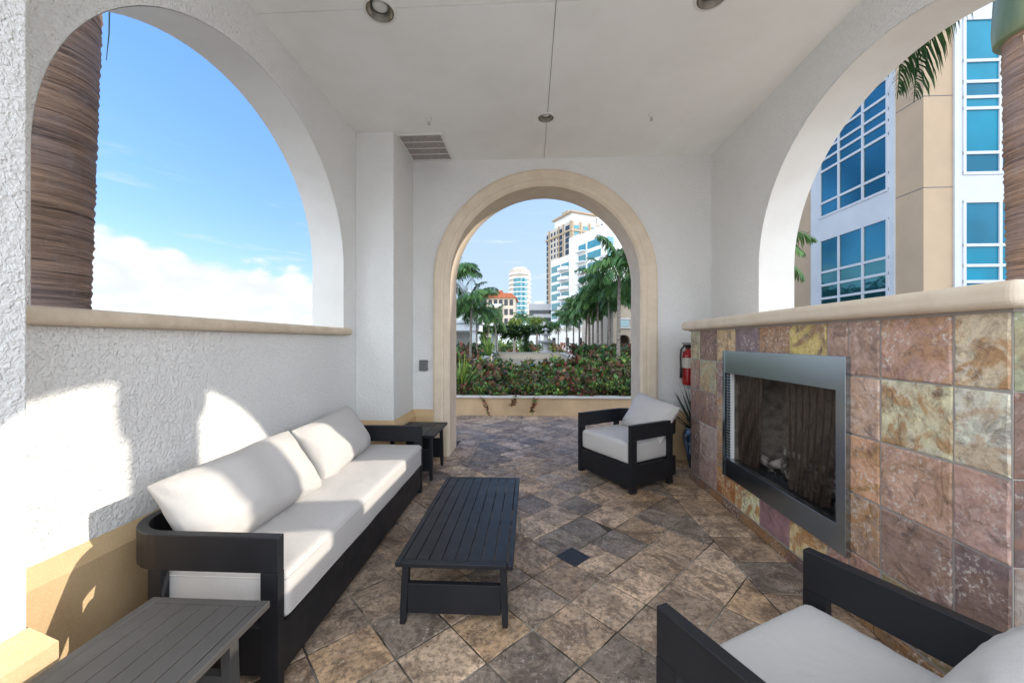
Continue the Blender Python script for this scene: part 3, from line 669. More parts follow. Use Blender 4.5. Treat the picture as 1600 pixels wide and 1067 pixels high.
def pillow(W, H, T, seed):
    """scatter cushion lying in XZ, thickness along Y, centred"""
    mb = MB(); n1_, n2_ = 44, 26; vs = []
    for side in (-1, 1):
        for j in range(n2_ + 1):
            for i in range(n1_ + 1):
                u = -1 + 2 * i / n1_; v = -1 + 2 * j / n2_; u = math.sin(u * math.pi / 2); v = math.sin(v * math.pi / 2)
                cr_ = abs(u * v) ** 7; x = u * (W / 2 - .012 * cr_) * (1 - .065 * (1 - v * v) * abs(u) ** 3); z = v * (H / 2 - .012 * cr_) * (1 - .07 * (1 - u * u) * abs(v) ** 3)
                th = T / 2 * ((1 - abs(u) ** 3.2) ** .55) * ((1 - abs(v) ** 3.0) ** .55)
                y = side * th
                # folds that run in from corners and edges
                cu, cv = 1 - abs(u), 1 - abs(v); ang = math.atan2(cv, cu + 1e-6); rad = math.hypot(cu, cv)
                fold = math.sin(ang * 15 + seed * 2 + 3 * noise.noise(Vector((u * 2, v * 2, seed)))) * math.exp(-rad * 2.6) * min(1, rad * 5)
                e = noise.noise(Vector((x * 6 + seed * 3, z * 6, side * 2))) * .010 + noise.noise(Vector((x * 3 + seed, z * 10, side))) * .006
                y += side * (fold * .017 + e * 1.3) * min(1, th / .03)
                vs.append((x, y, z + .01 * noise.noise(Vector((u * 1.5, seed, 0)))))
    m_ = (n1_ + 1) * (n2_ + 1); fs = []
    for s_ in range(2):
        for j in range(n2_):
            for i in range(n1_):
                a = s_ * m_ + j * (n1_ + 1) + i; fs.append((a, a + 1, a + n1_ + 2, a + n1_ + 1))
    mb.mesh(vs, fs); return mb

def seat_frame(root, W, D, H, mat, band=.155, rc=.225):
    """U-shaped arm and back band on posts over a boxed base; front at y = -D/2"""
    th = .042; x0, x1, yf, yb = -W / 2, W / 2, -D / 2, D / 2
    path = [(x0 + th / 2, yf)]
    for i in range(9): a = math.pi - (math.pi / 2) * i / 8; path.append((x0 + rc + math.cos(a) * (rc - th / 2), yb - rc + math.sin(a) * (rc - th / 2)))
    for i in range(9): a = math.pi / 2 - (math.pi / 2) * i / 8; path.append((x1 - rc + math.cos(a) * (rc - th / 2), yb - rc + math.sin(a) * (rc - th / 2)))
    path.append((x1 - th / 2, yf)); pts = [Vector(p) for p in path]; mb = MB(); rings = []
    for i, p in enumerate(pts):
        t = (pts[min(i + 1, len(pts) - 1)] - pts[max(i - 1, 0)]).normalized(); nn = Vector((t.y, -t.x)) * th / 2
        rings.append([(p.x + nn.x, p.y + nn.y, H - band), (p.x + nn.x, p.y + nn.y, H), (p.x - nn.x, p.y - nn.y, H), (p.x - nn.x, p.y - nn.y, H - band)])
    for a, b in zip(rings, rings[1:]):
        for k in range(4): mb.face([a[k], a[(k + 1) % 4], b[(k + 1) % 4], b[k]])
    mb.face(rings[0]); mb.face(rings[-1][::-1])
    mb.build('arm_band', mat, root, bevel=.004, weld=True)
    for sx in (-1, 1):
        xa = sx * (W / 2 - th / 2)
        mb = MB(); mb.box(xa - th / 2, xa + th / 2, yf, yf + .078, 0, H - band - .0002); mb.build('leg', mat, root, bevel=.0015)
        mb = MB(); mb.box(xa - th / 2 + .004 * (sx < 0), xa + th / 2 - .004 * (sx > 0), yb - .25, yb - .185, 0, H - band - .0005); mb.build('leg', mat, root, bevel=.004)
        mb = MB(); mb.box(xa - th / 2 + .003, xa + th / 2 - .003, yf + .0785, yb - .2505, .065, .272); mb.build('side_rail', mat, root, bevel=.003)
    mb = MB(); mb.box(-W / 2 + th + .0005, W / 2 - th - .0005, yf + .006, yf + .046, .045, .270); mb.build('front_rail', mat, root, bevel=.003)
    mb = MB(); mb.box(-W / 2 + th + .0005, W / 2 - th - .0005, yb - .13, yb - .09, .065, .270); mb.build('back_rail', mat, root, bevel=.003)
    mb = MB(); mb.box(-W / 2 + th + .001, W / 2 - th - .001, yf + .047, yb - .131, .245, .268); mb.build('seat_deck', mat, root)
    for sx in (-1, 1):
        mb = MB(); mb.box(sx * W * .16 - .03, sx * W * .16 + .03, yb - .05, yb - .015, .27, H - band - .001); mb.build('back_stay', mat, root, bevel=.003)

# sofa
SW, SD_, SH = 2.165, .775, .662
sofa = thing('sofa', 'long charcoal framed outdoor sofa with cream seat and two pillows against the wall', 'sofa', (-1.4625, 2.640, 0), R(90))
seat_frame(sofa, SW, SD_, SH, M['charcoal'])
mb = rbox((SW - .100) / 2, .318, .104, .028, .014, (44, 22, 8), 3, .0035); o = mb.build('seat_cushion', M['fabric'], sofa, smooth=True, weld=True); o.location = (0, -.077, .379); welt((SW - .100) / 2 + .003, .322, .078, .03, o); welt((SW - .100) / 2 + .001, .320, -.080, .03, o)
for (cx, lean, tw, sd, wd) in ((-.545, 32, -5, 1, .92), (.500, 30, 4, 2, .98)):
    mb = pillow(wd, .475, .265, sd); o = mb.build('back_pillow', M['fabric'], sofa, smooth=True, weld=True)
    o.rotation_euler = (R(-lean), R(-3 if sd == 1 else -1), R(tw)); o.location = (cx, .14 if sd == 1 else .185, .668 if sd == 1 else .662)
    if sd == 1: o['label'] = 'cream back pillow half in sun with a band of shadow'
    else: o['label'] = 'cream back pillow with soft shade over its far half'

def armchair(label, loc, rz):
    t = thing('armchair', label, 'armchair', loc, rz, 'matching charcoal armchairs')
    W, D, H = .82, .80, .672
    seat_frame(t, W, D, H, M['charcoal'])
    mb = rbox((W - .100) / 2, .315, .104, .034, .018, (24, 22, 8), 9, .003); o = mb.build('seat_cushion', M['fabric'], t, smooth=True, weld=True); o.location = (0, -.07, .378); welt((W - .100) / 2 + .004, .319, .074, .036, o); welt((W - .100) / 2 + .001, .317, -.078, .036, o)
    mb = pillow(.66, .46, .22, 4); o = mb.build('back_pillow', M['fabric'], t, smooth=True, weld=True); o.rotation_euler = (R(-27), R(4), R(0)); o.location = (0.0, .205, .655)
    return t
W, D = .82, .80
A = Vector((.99, 3.735)); B = Vector((.562, 4.428)); wd = (A - B).normalized(); f = Vector((wd.y, -wd.x)); f = f if f.y < 0 else -f
mid = (A + B) / 2; c = mid - f * D / 2; rz = math.atan2(f.y, f.x) + math.pi / 2
ch = armchair('armchair beside the garden doorway with cream cushions, turned towards the sofa', (c.x, c.y, 0), rz)
pl_ = [k for k in kids(ch) if k.name.startswith('back_pillow')][0]; pl_.location.x = .10; pl_.rotation_euler = (R(-30), R(7), R(-8))
A = Vector((.400, 1.205)); B = Vector((1.122, 1.575)); wd = (B - A).normalized(); f = Vector((-wd.y, wd.x)); mid = (A + B) / 2; c = mid - f * D / 2; rz = math.atan2(f.y, f.x) + math.pi / 2
ch2 = copy_tree(ch); ch2.location = (c.x, c.y, 0); ch2.rotation_euler = (0, 0, rz)
ch2['label'] = 'armchair in the near foreground close to the slate fireplace, back to the viewer'
for k in kids(ch2):
    if k.name.startswith('back_pillow'): k.location.x = .04; k.rotation_euler = (R(-24), R(0), R(3))

def slat_table(root, x0, x1, y0, y1, H, nsl, mat, panel_ends, legs, tt=.026, splay=.03, panel=(.05, .21)):
    fr_ = .032; g_ = .0045
    mb = MB()
    for a in ((x0, x0 + fr_, y0, y1), (x1 - fr_, x1, y0, y1)): mb.box(*a, H - tt, H)
    mb.box(x0 + fr_ + .0003, x1 - fr_ - .0003, y0, y0 + fr_, H - tt, H - .0002); mb.box(x0 + fr_ + .0003, x1 - fr_ - .0003, y1 - fr_, y1, H - tt, H - .0002)
    # chamfered under-edge
    mb.build('top_frame', mat, root, bevel=.004)
    wv_ = (x1 - x0 - 2 * fr_ - (nsl + 1) * g_) / nsl
    mb = MB()
    for i in range(nsl):
        a = x0 + fr_ + g_ + i * (wv_ + g_); mb.box(a, a + wv_, y0 + fr_ + g_ * .5, y1 - fr_ - g_ * .5, H - .014, H - .0008)
    mb.build('slats', mat, root, bevel=.0016)
    for yy in ((y0 + y1) / 2 - .15, (y0 + y1) / 2 + .15):
        mb = MB(); mb.box(x0 + fr_, x1 - fr_, yy, yy + .04, H - tt, H - .0145); mb.build('cross_brace', mat, root)
    ly0, ly1 = legs; lx = .055; lw, ld = .036, .040
    for (yy, sg) in ((ly0, -1), (ly1, 1)):
        for xx, sx in ((x0 + lx, -1), (x1 - lx, 1)):
            mb = MB(); q = lambda z: splay * (1 - z / H); vs = []
            for z, tp in ((0, .75), (.09, 1), (H - tt - .0005, 1)):
                cx_, cy_ = xx + sx * q(z) * .45, yy + sg * q(z) * .5
                for a, b in ((-1, -1), (1, -1), (1, 1), (-1, 1)): vs.append((cx_ + a * lw / 2 * tp, cy_ + b * ld / 2, z))
            mb.mesh(vs, [(0, 1, 2, 3)[::-1], (8, 9, 10, 11)] + [(r_ * 4 + k, r_ * 4 + (k + 1) % 4, r_ * 4 + 4 + (k + 1) % 4, r_ * 4 + 4 + k) for r_ in (0, 1) for k in range(4)])
            mb.build('leg', mat, root, bevel=.002)
        if panel_ends:
            mb = MB(); xa, xb = x0 + lx + lw / 2 - .008, x1 - lx - lw / 2 + .008
            mb.box(xa, xb, yy - .016 + sg * .006, yy + .016 + sg * .006, panel[0], panel[1]); mb.build('end_panel', mat, root, bevel=.002)
ct = thing('coffee_table', 'low black slatted coffee table standing in the middle of the floor', 'coffee table', (-.403, 2.60, 0))
slat_table(ct, -.315, .315, -.633, .645, .328, 8, M['charcoal'], True, (-.600, .600), panel=(.055, .212))
e1 = thing('side_table', 'grey slatted side table beside the near arm of the sofa', 'side table', (-1.240, 1.055, 0), 0, 'slatted side tables at the sofa ends')
slat_table(e1, -.237, .237, -.355, .355, .500, 6, M['grey_coat'], True, (-.22, .22), splay=.02, panel=(.10, .33))
e2 = thing('side_table', 'black slatted side table in the corner by the doorway jamb', 'side table', (-1.285, 4.295, 0), 0, 'slatted side tables at the sofa ends')
slat_table(e2, -.265, .265, -.340, .335, .500, 6, M['charcoal'], True, (-.26, .22), splay=.02, panel=(.10, .33))

# ------------------------------------------------------------------ ceiling fittings
def downlight(label, x, y, r):
    t = thing('recessed_light', label, 'ceiling light', (x, y, ZC), 0, 'recessed ceiling lights')
    mb = MB(); mb.lathe([(r * 1.18, -.0005), (r * 1.18, -.006), (r, -.010), (r * .98, -.0005)], n=40, cap=False); mb.build('trim_ring', M['enamel'], t, smooth=False)
    mb = MB(); prof = [(r * .985, -.009), (r * .95, -.008)] + [(r * (.95 - .05 * i), -.0075 + .0012 * i) for i in range(1, 4)]
    mb = MB(); mb.lathe([(r * .985, -.008), (r * .97, .008), (r * .80, .05), (r * .62, .075), (r * .01, .085)], n=40, cap=False); rf_o = mb.build('reflector', M['nickel'], t, smooth=True, fix=False)
    mb = MB(); mb.lathe([(r * .55, .055), (r * .56, .03), (r * .45, .024), (r * .02, .022)], n=24, cap=False); mb.build('lamp', M['enamel'], rf_o, smooth=True)
    return t
# real holes would need a boolean: cut them out of the ceiling sheet
lights = [('satin nickel recessed light at the upper left of the ceiling', -1.078, 2.66, .098), ('satin nickel recessed light on the ceiling seam before the doorway', .170, 4.015, .080), ('satin nickel recessed light near the right side of the ceiling', 1.256, 2.66, .098)]
cut = MB()
for _, x, y, r in lights: cut.lathe([(r * .99, ZC - .1), (r * .99, ZC + .18)], x, y, 40)
cm = bpy.data.meshes.new('cutter'); cm.from_pydata([tuple(v) for v in cut.v], [], cut.f)
co = bpy.data.objects.new('cutter', cm); C.objects.link(co)
bm = bmesh.new(); bm.from_mesh(cm); bmesh.ops.recalc_face_normals(bm, faces=bm.faces); bm.to_mesh(cm); bm.free()
bpy.context.view_layer.update()
for ob in [k for k in kids(pav) if k.name in ('ceiling', 'roof_slab')]:
    md = ob.modifiers.new('cut', 'BOOLEAN'); md.object = co; md.operation = 'DIFFERENCE'; md.solver = 'EXACT'
    dg = bpy.context.evaluated_depsgraph_get(); me = bpy.data.meshes.new_from_object(ob.evaluated_get(dg)); ob.modifiers.clear(); ob.data = me
bpy.data.objects.remove(co)
for a in lights: downlight(*a)
def sprinkler(label, x, y):
    t = thing('fire_sprinkler', label, 'sprinkler', (x, y, ZC), 0, 'ceiling sprinkler heads')
    mb = MB(); mb.lathe([(.036, -.0005), (.036, -.004), (.026, -.010), (.012, -.012), (.012, -.03), (.001, -.031)], n=20); mb.build('escutcheon', M['enamel'], t)
    mb = MB(); mb.tube([(-.011, 0, -.028), (-.013, 0, -.045), (0, 0, -.058)], .0028, 6); mb.tube([(.011, 0, -.028), (.013, 0, -.045), (0, 0, -.058)], .0028, 6); mb.lathe([(.004, -.03), (.004, -.058)], n=8); fa_o = mb.build('frame_arms', M['nickel'], t)
    mb = MB(); mb.lathe([(.001, -.058), (.017, -.060), (.017, -.063), (.001, -.064)], n=16); mb.build('deflector', M['nickel'], fa_o)
sprinkler('small sprinkler head on the ceiling near the air vent', -1.080, 3.98); sprinkler('small sprinkler head on the ceiling near the fireplace side', 1.273, 4.01)
t = thing('air_vent', 'white louvred air vent on the ceiling in the corner by the column', 'vent', (-1.27, 4.55, ZC), 0)
vx0, vx1, vy0, vy1 = -.272, .272, -.30, .33; mb = MB()
for a in ((vx0, vx1, vy0, vy0 + .028), (vx0, vx1, vy1 - .028, vy1), (vx0, vx0 + .028, vy0 + .0285, vy1 - .0285), (vx1 - .028, vx1, vy0 + .0285, vy1 - .0285)): mb.box(*a, -.016, -.0005)
mb.build('vent_frame', M['enamel'], t, bevel=.003)
n_ = 4; hh = (vy1 - vy0 - .056) / n_; mb = MB()
for i in range(1, n_): mb.box(vx0 + .028, vx1 - .028, vy0 + .028 + i * hh - .006, vy0 + .028 + i * hh + .006, -.014, -.001)
mb.build('divider', M['enamel'], t)
mb = MB()
for i in range(44):
    y = vy0 + .034 + i * (vy1 - vy0 - .066) / 43; mb.face([(vx0 + .028, y, -.002), (vx1 - .028, y, -.002), (vx1 - .028, y + .010, -.010), (vx0 + .028, y + .010, -.010)])
mb.build('louvres', M['vent'], t, fix=False)
mb = MB(); mb.box(vx0 + .02, vx1 - .02, vy0 + .02, vy1 - .02, -.0015, -.0006); mb.build('backing', M['vent'], t)

# ------------------------------------------------------------------ small things on the walls
t = thing('weatherproof_outlet', 'dark grey weatherproof outlet cover on the stucco left of the doorway', 'outlet', (-1.396, YB, 1.185), 0)
mb = MB(); mb.box(-.058, .048, -.045, -.002, -.07, .072); cv = mb.build('cover', M['plastic'], t, bevel=.009, seg=3)
mb = MB(); mb.box(-.050, .040, -.052, -.0455, -.06, .060); mb.build('flap', M['plastic'], cv, bevel=.004)
mb = MB(); mb.tube([(.048, -.02, .05), (.060, -.02, .05)], .006, 8); mb.tube([(.048, -.02, -.05), (.060, -.02, -.05)], .006, 8); mb.build('hinge', M['plastic'], cv)
t = thing('outlet_box', 'clear covered outlet box low on the tan plinth behind the side table', 'outlet', (XL + .045, 1.335, .225), 0)
mb = MB(); mb.box(.001, .060, -.10, .035, -.10, .055); mb.build('cover', M['cover'], t, bevel=.012, seg=3)
mb = MB(); mb.box(.0605, .070, -.075, .02, -.085, .038); mb.build('flap', M['cover'], t, bevel=.005)
mb = MB(); mb.box(.0705, .073, -.055, .0, -.06, .00); mb.build('socket', M['black'], t)
t = thing('fire_extinguisher', 'red fire extinguisher hung on the wall behind the fireplace corner', 'extinguisher', (1.985, 4.83, .955), 0)
mb = MB(); mb.lathe([(.055, 0), (.066, .012), (.068, .04), (.068, .36), (.060, .40), (.035, .43), (.024, .445), (.024, .46)], n=28); cy_o = mb.build('cylinder', M['red'], t, smooth=True)
mb = MB(); mb.lathe([(.0695, .215), (.0695, .34)], n=28, cap=False); mb.build('instruction_label', M['paper'], cy_o, smooth=True)
mb = MB(); mb.box(-.03, .03, -.016, .016, .46, .50); mb.box(-.07, .06, -.012, .012, .515, .527); mb.box(-.06, .03, -.012, .012, .495, .507); vh_o = mb.build('valve_handle', M['black'], t, bevel=.003)
mb = MB(); mb.tube([(-.02, -.02, .485), (-.06, -.03, .49), (-.098, -.03, .44), (-.104, -.03, .34), (-.100, -.03, .20), (-.098, -.03, .12)], .011, 8); mb.tube([(-.098, -.03, .21), (-.098, -.03, .09)], .017, 10); mb.build('hose', M['black'], t, smooth=True)
mb = MB(); mb.lathe([(.016, .47), (.02, .475), (.016, .50)], .045, -.02, 12); mb.build('pressure_gauge', M['nickel'], vh_o)
mb = MB(); mb.box(-.03, .03, .066, .088, .1, .42); mb.build('wall_bracket', M['black'], t)

# pot and agave behind the fireplace end
pot = thing('planter_pot', 'tall blue glazed urn on the floor behind the end of the fireplace', 'pot', (1.985, 4.58, 0), 0)
mb = MB(); mb.lathe([(.085, 0), (.09, .02), (.125, .18), (.155, .32), (.158, .39), (.14, .435), (.122, .45), (.128, .465), (.138, .475), (.128, .478), (.112, .46), (.11, .40)], n=32, cap=False); mb.lathe([(.085, 0.001), (.001, 0.001)], n=32, cap=False); mb.build('vessel', M['glaze'], pot, smooth=True, weld=True)
mb = MB(); mb.lathe([(.001, .43), (.118, .43), (.118, .42)], n=20); mb.build('soil', M['soil'], pot)
ag = thing('agave_plant', 'dark spiky agave growing out of the blue glazed urn', 'plant', (1.985, 4.58, .43), 0)
mb = MB(); ra = random.Random(3)
def blade(mb, base, az_, el_, ln, wd_, curl, n=7):
    d = Vector((math.cos(az_) * math.cos(el_), math.sin(az_) * math.cos(el_), math.sin(el_))); side = Vector((-math.sin(az_), math.cos(az_), 0)); p = Vector(base); vs = []
    for i in range(n + 1):
        f = i / n; w_ = wd_ * (1 - f) ** .75 * (1 if f > .05 else .8); nrm = side.cross(d).normalized()
        vs += [p - side * w_ / 2 + nrm * w_ * .18, p.copy(), p + side * w_ / 2 + nrm * w_ * .18]
        p = p + d * ln / n; d = (d + Vector((0, 0, -curl / n))).normalized()
    fs = []
    for i in range(n): a = i * 3; fs += [(a, a + 1, a + 4, a + 3), (a + 1, a + 2, a + 5, a + 4)]
    mb.mesh(vs, fs)
for i in range(34):
    k = ra.uniform(.75, 1.3); mb.cur = (k, k, k, 1)
    blade(mb, (ra.uniform(-.02, .02), ra.uniform(-.02, .02), 0), i * 2.4, R(ra.uniform(28, 80)), ra.uniform(.42, .64), ra.uniform(.04, .055), ra.uniform(-.15, .25))
blade(mb, (-.02, -.01, 0), R(205), R(36), .66, .045, -.05); blade(mb, (-.02, -.01, 0), R(215), R(52), .62, .045, -.05); blade(mb, (-.02, 0, 0), R(185), R(62), .58, .045, 0)
mb.build('leaves', M['agave'], ag, smooth=True, attrs=True, fix=False)

# ------------------------------------------------------------------ palms
def frond(mb, rnd, base, az_, el_, ln, nl, ll, droop=1.1, wid=.030, three=False, hang=.5):
    d = Vector((math.cos(az_) * math.cos(el_), math.sin(az_) * math.cos(el_), math.sin(el_))); p = Vector(base); spine = [p.copy()]; dirs = [d.copy()]; n = 16
    for i in range(n): d = (d + Vector((0, 0, -droop / n * (.35 + 1.3 * i / n)))).normalized(); p = p + d * ln / n; spine.append(p.copy()); dirs.append(d.copy())
    k = rnd.uniform(.7, 1.25); mb.cur = (k, k, k * .95, 1)
    mb.tube(spine[::2] if len(spine) % 2 else spine, [.022 * ln / 2.4 * (1 - .85 * i / (len(spine[::2]) - 1)) for i in range(len(spine[::2]))], 4, cap=False)
    side0 = Vector((-math.sin(az_), math.cos(az_), 0))
    for i in range(nl):
        f = .10 + .90 * (i + rnd.random() * .6) / nl; q = f * n; a = min(int(q), n - 1); pt = spine[a].lerp(spine[a + 1], q - a); dd = dirs[a]
        prof = math.sin(math.pi * min(1, (f * .92 + .10)) ** .75) ** .6
        for sg in (-1, 1):
            L_ = ll * prof * rnd.uniform(.8, 1.12); tilt = rnd.uniform(-.35, .45)
            out = (side0 * sg + dd * (.45 + .5 * f) + Vector((0, 0, tilt))).normalized()
            b = out.cross(Vector((0, 0, 1))); b = b.normalized() if b.length > .01 else dd
            wv = wid * rnd.uniform(.7, 1.2); p0 = pt; p1 = p0 + out * L_ * .45 + Vector((0, 0, -L_ * .06 * hang)); p2 = p1 + out * L_ * .35 + Vector((0, 0, -L_ * .36 * hang)); p3 = p2 + out * L_ * .12 + Vector((0, 0, -L_ * .30 * hang))
            kk = k * rnd.uniform(.75, 1.25); mb.cur = (kk, kk, kk * .9, 1)
            vs = [p0 - b * wv * .3, p0 + b * wv * .3, p1 - b * wv * .5, p1 + b * wv * .5, p2 - b * wv * .35, p2 + b * wv * .35, p3]
            mb.mesh(vs, [(0, 1, 3, 2), (2, 3, 5, 4), (4, 5, 6)])
def palm_parts(root, h, r0, r1, seed, nf=15, fl_=2.2, nl=26, ll=.55, lean=(0, 0), shaft=.5, bark='trunk', wid=.05, hang=.8, bulge=0, els=(-15, 75), shr=1.25):
    rnd = random.Random(seed); n = int(h / .022) if bark == 'bark' else 14; pts = []; rr = []
    for i in range(n + 1):
        f = i / n; pts.append((lean[0] * f * f, lean[1] * f * f, h * f)); rr.append((r0 + (r1 - r0) * f + bulge * math.sin(math.pi * min(1, f * 1.25))) * (1 + (.35 * math.exp(-f * 12))) + ((((i * .41 + .5 * noise.noise(Vector((i * .13, seed, 0)))) % 1.0) * .013 + .006 * noise.noise(Vector((i * .7, seed, 5)))) if bark == 'bark' else 0))
    mb = MB(); mb.tube(pts, rr, 20 if bark == 'bark' else 9); mb.build('trunk', M[bark], root, smooth=True)
    top = Vector(pts[-1]); mb = MB()
    if shaft: mb.lathe([(r1 * shr * .98, -.02), (r1 * shr * 1.02, .0), (r1 * shr * 1.05, .10), (r1 * shr, shaft * .35), (r1 * .75, shaft * .75), (r1 * .4, shaft)], top.x, top.y, 18, mat=Matrix.Translation((0, 0, top.z))); mb.build('crownshaft', M['shaft'], root, smooth=True)
    mb = MB()
    for i in range(nf):
        e = R(els[0] + (els[1] - els[0]) * ((i * 7) % nf) / nf + rnd.uniform(-6, 6)); frond(mb, rnd, top + Vector((0, 0, shaft * .9)), i * 2.39996 + rnd.uniform(-.2, .2), e, fl_ * rnd.uniform(.85, 1.1), nl, ll, rnd.uniform(1.2, 1.9), wid, hang=hang)
    return mb.build('crown', M['palm'], root, attrs=True, smooth=False, fix=False)
# the two big palms that stand against the pavilion
t = thing('palm_tree', 'thick brown ringed palm trunk outside the open sky window', 'palm tree', (-3.42, 2.40, -.12), 0, 'palms beside the pavilion')
palm_parts(t, 5.4, .235, .16, 21, 14, 2.6, 60, .6, (.30, .12), .9, 'bark', .03, bulge=.045, els=(42, 85))
q0 = at(171, 12, Y=2.3); q1 = at(166, 95, Y=2.3); mb = MB(); mb.cur = (.5, .5, .5, 1); l0 = Vector(t.location); mb.tube([q0 - l0 + Vector((.03, .05, .55)), q0 - l0, (q0 + q1) / 2 - l0 + Vector((.008, 0, 0)), q1 - l0], [.003, .004, .0035, .002], 5); mb.build('leaflet_strand', M['palm'], t, attrs=True)
t = thing('palm_tree', 'brown ringed palm trunk with green crownshaft beside the tall glass building', 'palm tree', (4.11, 3.225, -.12), 0, 'palms beside the pavilion')
pc = palm_parts(t, 4.08, .138, .195, 22, 9, 2.7, 60, .6, (-.06, -.05), 1.1, 'bark', .03, els=(50, 85), shr=1.25)
mb = MB(); rnd = random.Random(8)
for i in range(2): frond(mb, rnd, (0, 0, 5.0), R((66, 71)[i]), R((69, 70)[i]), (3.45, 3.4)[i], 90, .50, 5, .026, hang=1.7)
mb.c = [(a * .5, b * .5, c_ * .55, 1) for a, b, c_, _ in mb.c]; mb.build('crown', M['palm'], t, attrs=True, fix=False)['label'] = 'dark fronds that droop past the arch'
mb = MB(); mb.mesh([(-.27, -.02, 4.08), (-.20, -.20, 4.10), (-.05, -.25, 4.2), (-.12, -.10, 4.3), (-.26, .04, 4.22)], [(0, 1, 2, 3, 4)]); mb.tube([(-.24, -.1, 3.9), (-.25, -.12, 4.0)], [.01, .03], 5); mb.build('dry_sheath', M['sheath'], t)

# ------------------------------------------------------------------ leafy masses
def leafball(mb, rnd, c, r, n, size, cols, flat=1., blade_=False):
    for _ in range(n):
        while 1:
            v = Vector((rnd.uniform(-1, 1), rnd.uniform(-1, 1), rnd.uniform(-1, 1)))
            if v.length < 1: break
        v = v * (0.55 + .45 * rnd.random()); p = Vector(c) + Vector((v.x * r[0], v.y * r[1], v.z * r[2])); k = rnd.uniform(.55, 1.35); cc = rnd.choice(cols); mb.cur = (cc[0] * k, cc[1] * k, cc[2] * k, 1)
        d = Vector((rnd.gauss(0, 1), rnd.gauss(0, 1), rnd.gauss(.3, .8))).normalized(); b = d.orthogonal().normalized(); b.rotate(Matrix.Rotation(rnd.uniform(0, 6.3), 3, d)); s_ = size * rnd.uniform(.6, 1.4); w_ = s_ * (.16 if blade_ else .36)
        mb.mesh([p, p + d * s_ * .5 + b * w_, p + d * s_, p + d * s_ * .5 - b * w_], [(0, 1, 2, 3)])
G1, G2, G3, RD, RD2, YG, BR = (.09, .18, .04), (.15, .27, .06), (.03, .07, .025), (.32, .07, .05), (.38, .17, .10), (.30, .36, .06), (.19, .095, .055)
# front planter
t = thing('raised_planter', 'long low tan planter with a pale stone cap facing the doorway', 'planter', (.3, 8.6, 0))
mb = MB(); mb.box(-8, 8.5, 7.62, 7.80, -.10, .352); mb.build('wall', M['planterwall'], t, world=True)
mb = MB(); mb.box(-8, 8.5, 7.59, 7.84, .353, .392); mb.build('cap', M['cap'], t, world=True, bevel=.008)
mb = MB(); mb.box(-8, 8.5, 7.84, 10.9, -.1, .33); mb.build('soil', M['soil'], t, world=True)
rs = random.Random(31); mb = MB()
for i in range(620):
    x = rs.uniform(-3.4, 4.4); y = rs.uniform(7.95, 10.6); f = (y - 7.9) / 2.7; hgt = .18 + (.32 + .22 * min(1, abs(x - .15) / 1.6)) * f + rs.uniform(-.08, .12)
    cols_ = rs.choice([(G1, G3, BR), (G1, G2, YG), (RD, BR, G1, G3), (BR, BR, G3), (RD2, BR, G3, G1), (G2, YG, G1, BR), (G3, BR, G1)])
    leafball(mb, rs, (x, y, .38 + hgt * rs.uniform(.35, 1)), (.18, .18, .15), 44, rs.choice((.06, .08, .10, .135)), cols_)
    if i % 4 == 0:
        for _ in range(12):
            k = rs.uniform(.5, 1.2); c_ = rs.choice((G1, G2, YG)); mb.cur = (c_[0] * k, c_[1] * k, c_[2] * k, 1); blade(mb, (x, y, .35 + hgt * .5), rs.uniform(0, 6.3), R(rs.uniform(20, 80)), rs.uniform(.2, .5), .022, .9, 4)
for i in range(150):
    leafball(mb, rs, (rs.uniform(-1.6, 2.2), rs.uniform(7.74, 8.0), rs.uniform(.42, .56)), (.12, .12, .09), 34, .07, rs.choice([(G1, G3, BR), (G1, G2, YG), (RD, BR, G1), (G2, BR, G3)]))
o = mb.build('shrub_bed', M['leaf'], attrs=True, fix=False); tag(o, 'dense red and green croton and fern bed filling the low planter', 'shrubs', kind='stuff')
# trailing sprigs over the planter wall
for i, (px, ln, lab) in enumerate(((752, .34, 'long reddish sprig hanging over the planter wall nearest the left jamb'), (838, .30, 'bushy reddish sprig hanging over the planter wall near the middle'), (806, .18, 'short sprig hanging over the planter wall between the two longer ones'))):
    p = at(px, 622, Y=7.585); mb = MB(); rs2 = random.Random(i + 3); pts = [p + Vector((.05 * t_ * (1 if i == 0 else -.6) * 3, .06 - .09 * min(1, t_ * 3) - .02 * math.sin(t_ * 3), .03 - ln * t_)) for t_ in [k / 8 for k in range(9)]]
    mb.cur = (.12, .05, .03, 1); mb.tube(pts, .002, 5)
    for q in pts[1:]: leafball(mb, rs2, q, (.04, .02, .03), 7 if i != 1 else 15, .055, (RD2, RD, G2, BR))
    o = mb.build('trailing_sprig', M['leaf'], attrs=True, fix=False); tag(o, lab, 'sprig', 'sprigs trailing over the planter')

def spiky(label, px, py0, py1, Y, n=34, col=(G1, G2, YG), wd_=.05, seed=1):
    a = at(px, py1, Y=Y); b = at(px, py0, Y=Y); h = b.z - a.z; t = thing('spiky_plant', label, 'plant', tuple(a), 0, 'spiky plants in the garden beds'); mb = MB(); r_ = random.Random(seed)
    for i in range(n):
        k = r_.uniform(.6, 1.5); c_ = r_.choice(col); mb.cur = (c_[0] * k, c_[1] * k, c_[2] * k, 1); blade(mb, (r_.uniform(-.05, .05), r_.uniform(-.05, .05), 0), r_.uniform(0, 6.3), R(r_.uniform(35, 85)), h * r_.uniform(.7, 1.15), wd_, r_.uniform(.3, 1.), 6)
    mb.build('leaves', M['leaf'], t, attrs=True, fix=False)
spiky('tall green fern at the left edge of the planter beside the jamb', 722, 548, 612, 8.1, 46, wd_=.045, seed=1)
spiky('upright palm seedling with pale stalks behind the left of the shrub bed', 764, 512, 556, 13.5, 30, (G2, YG), .06, 2)
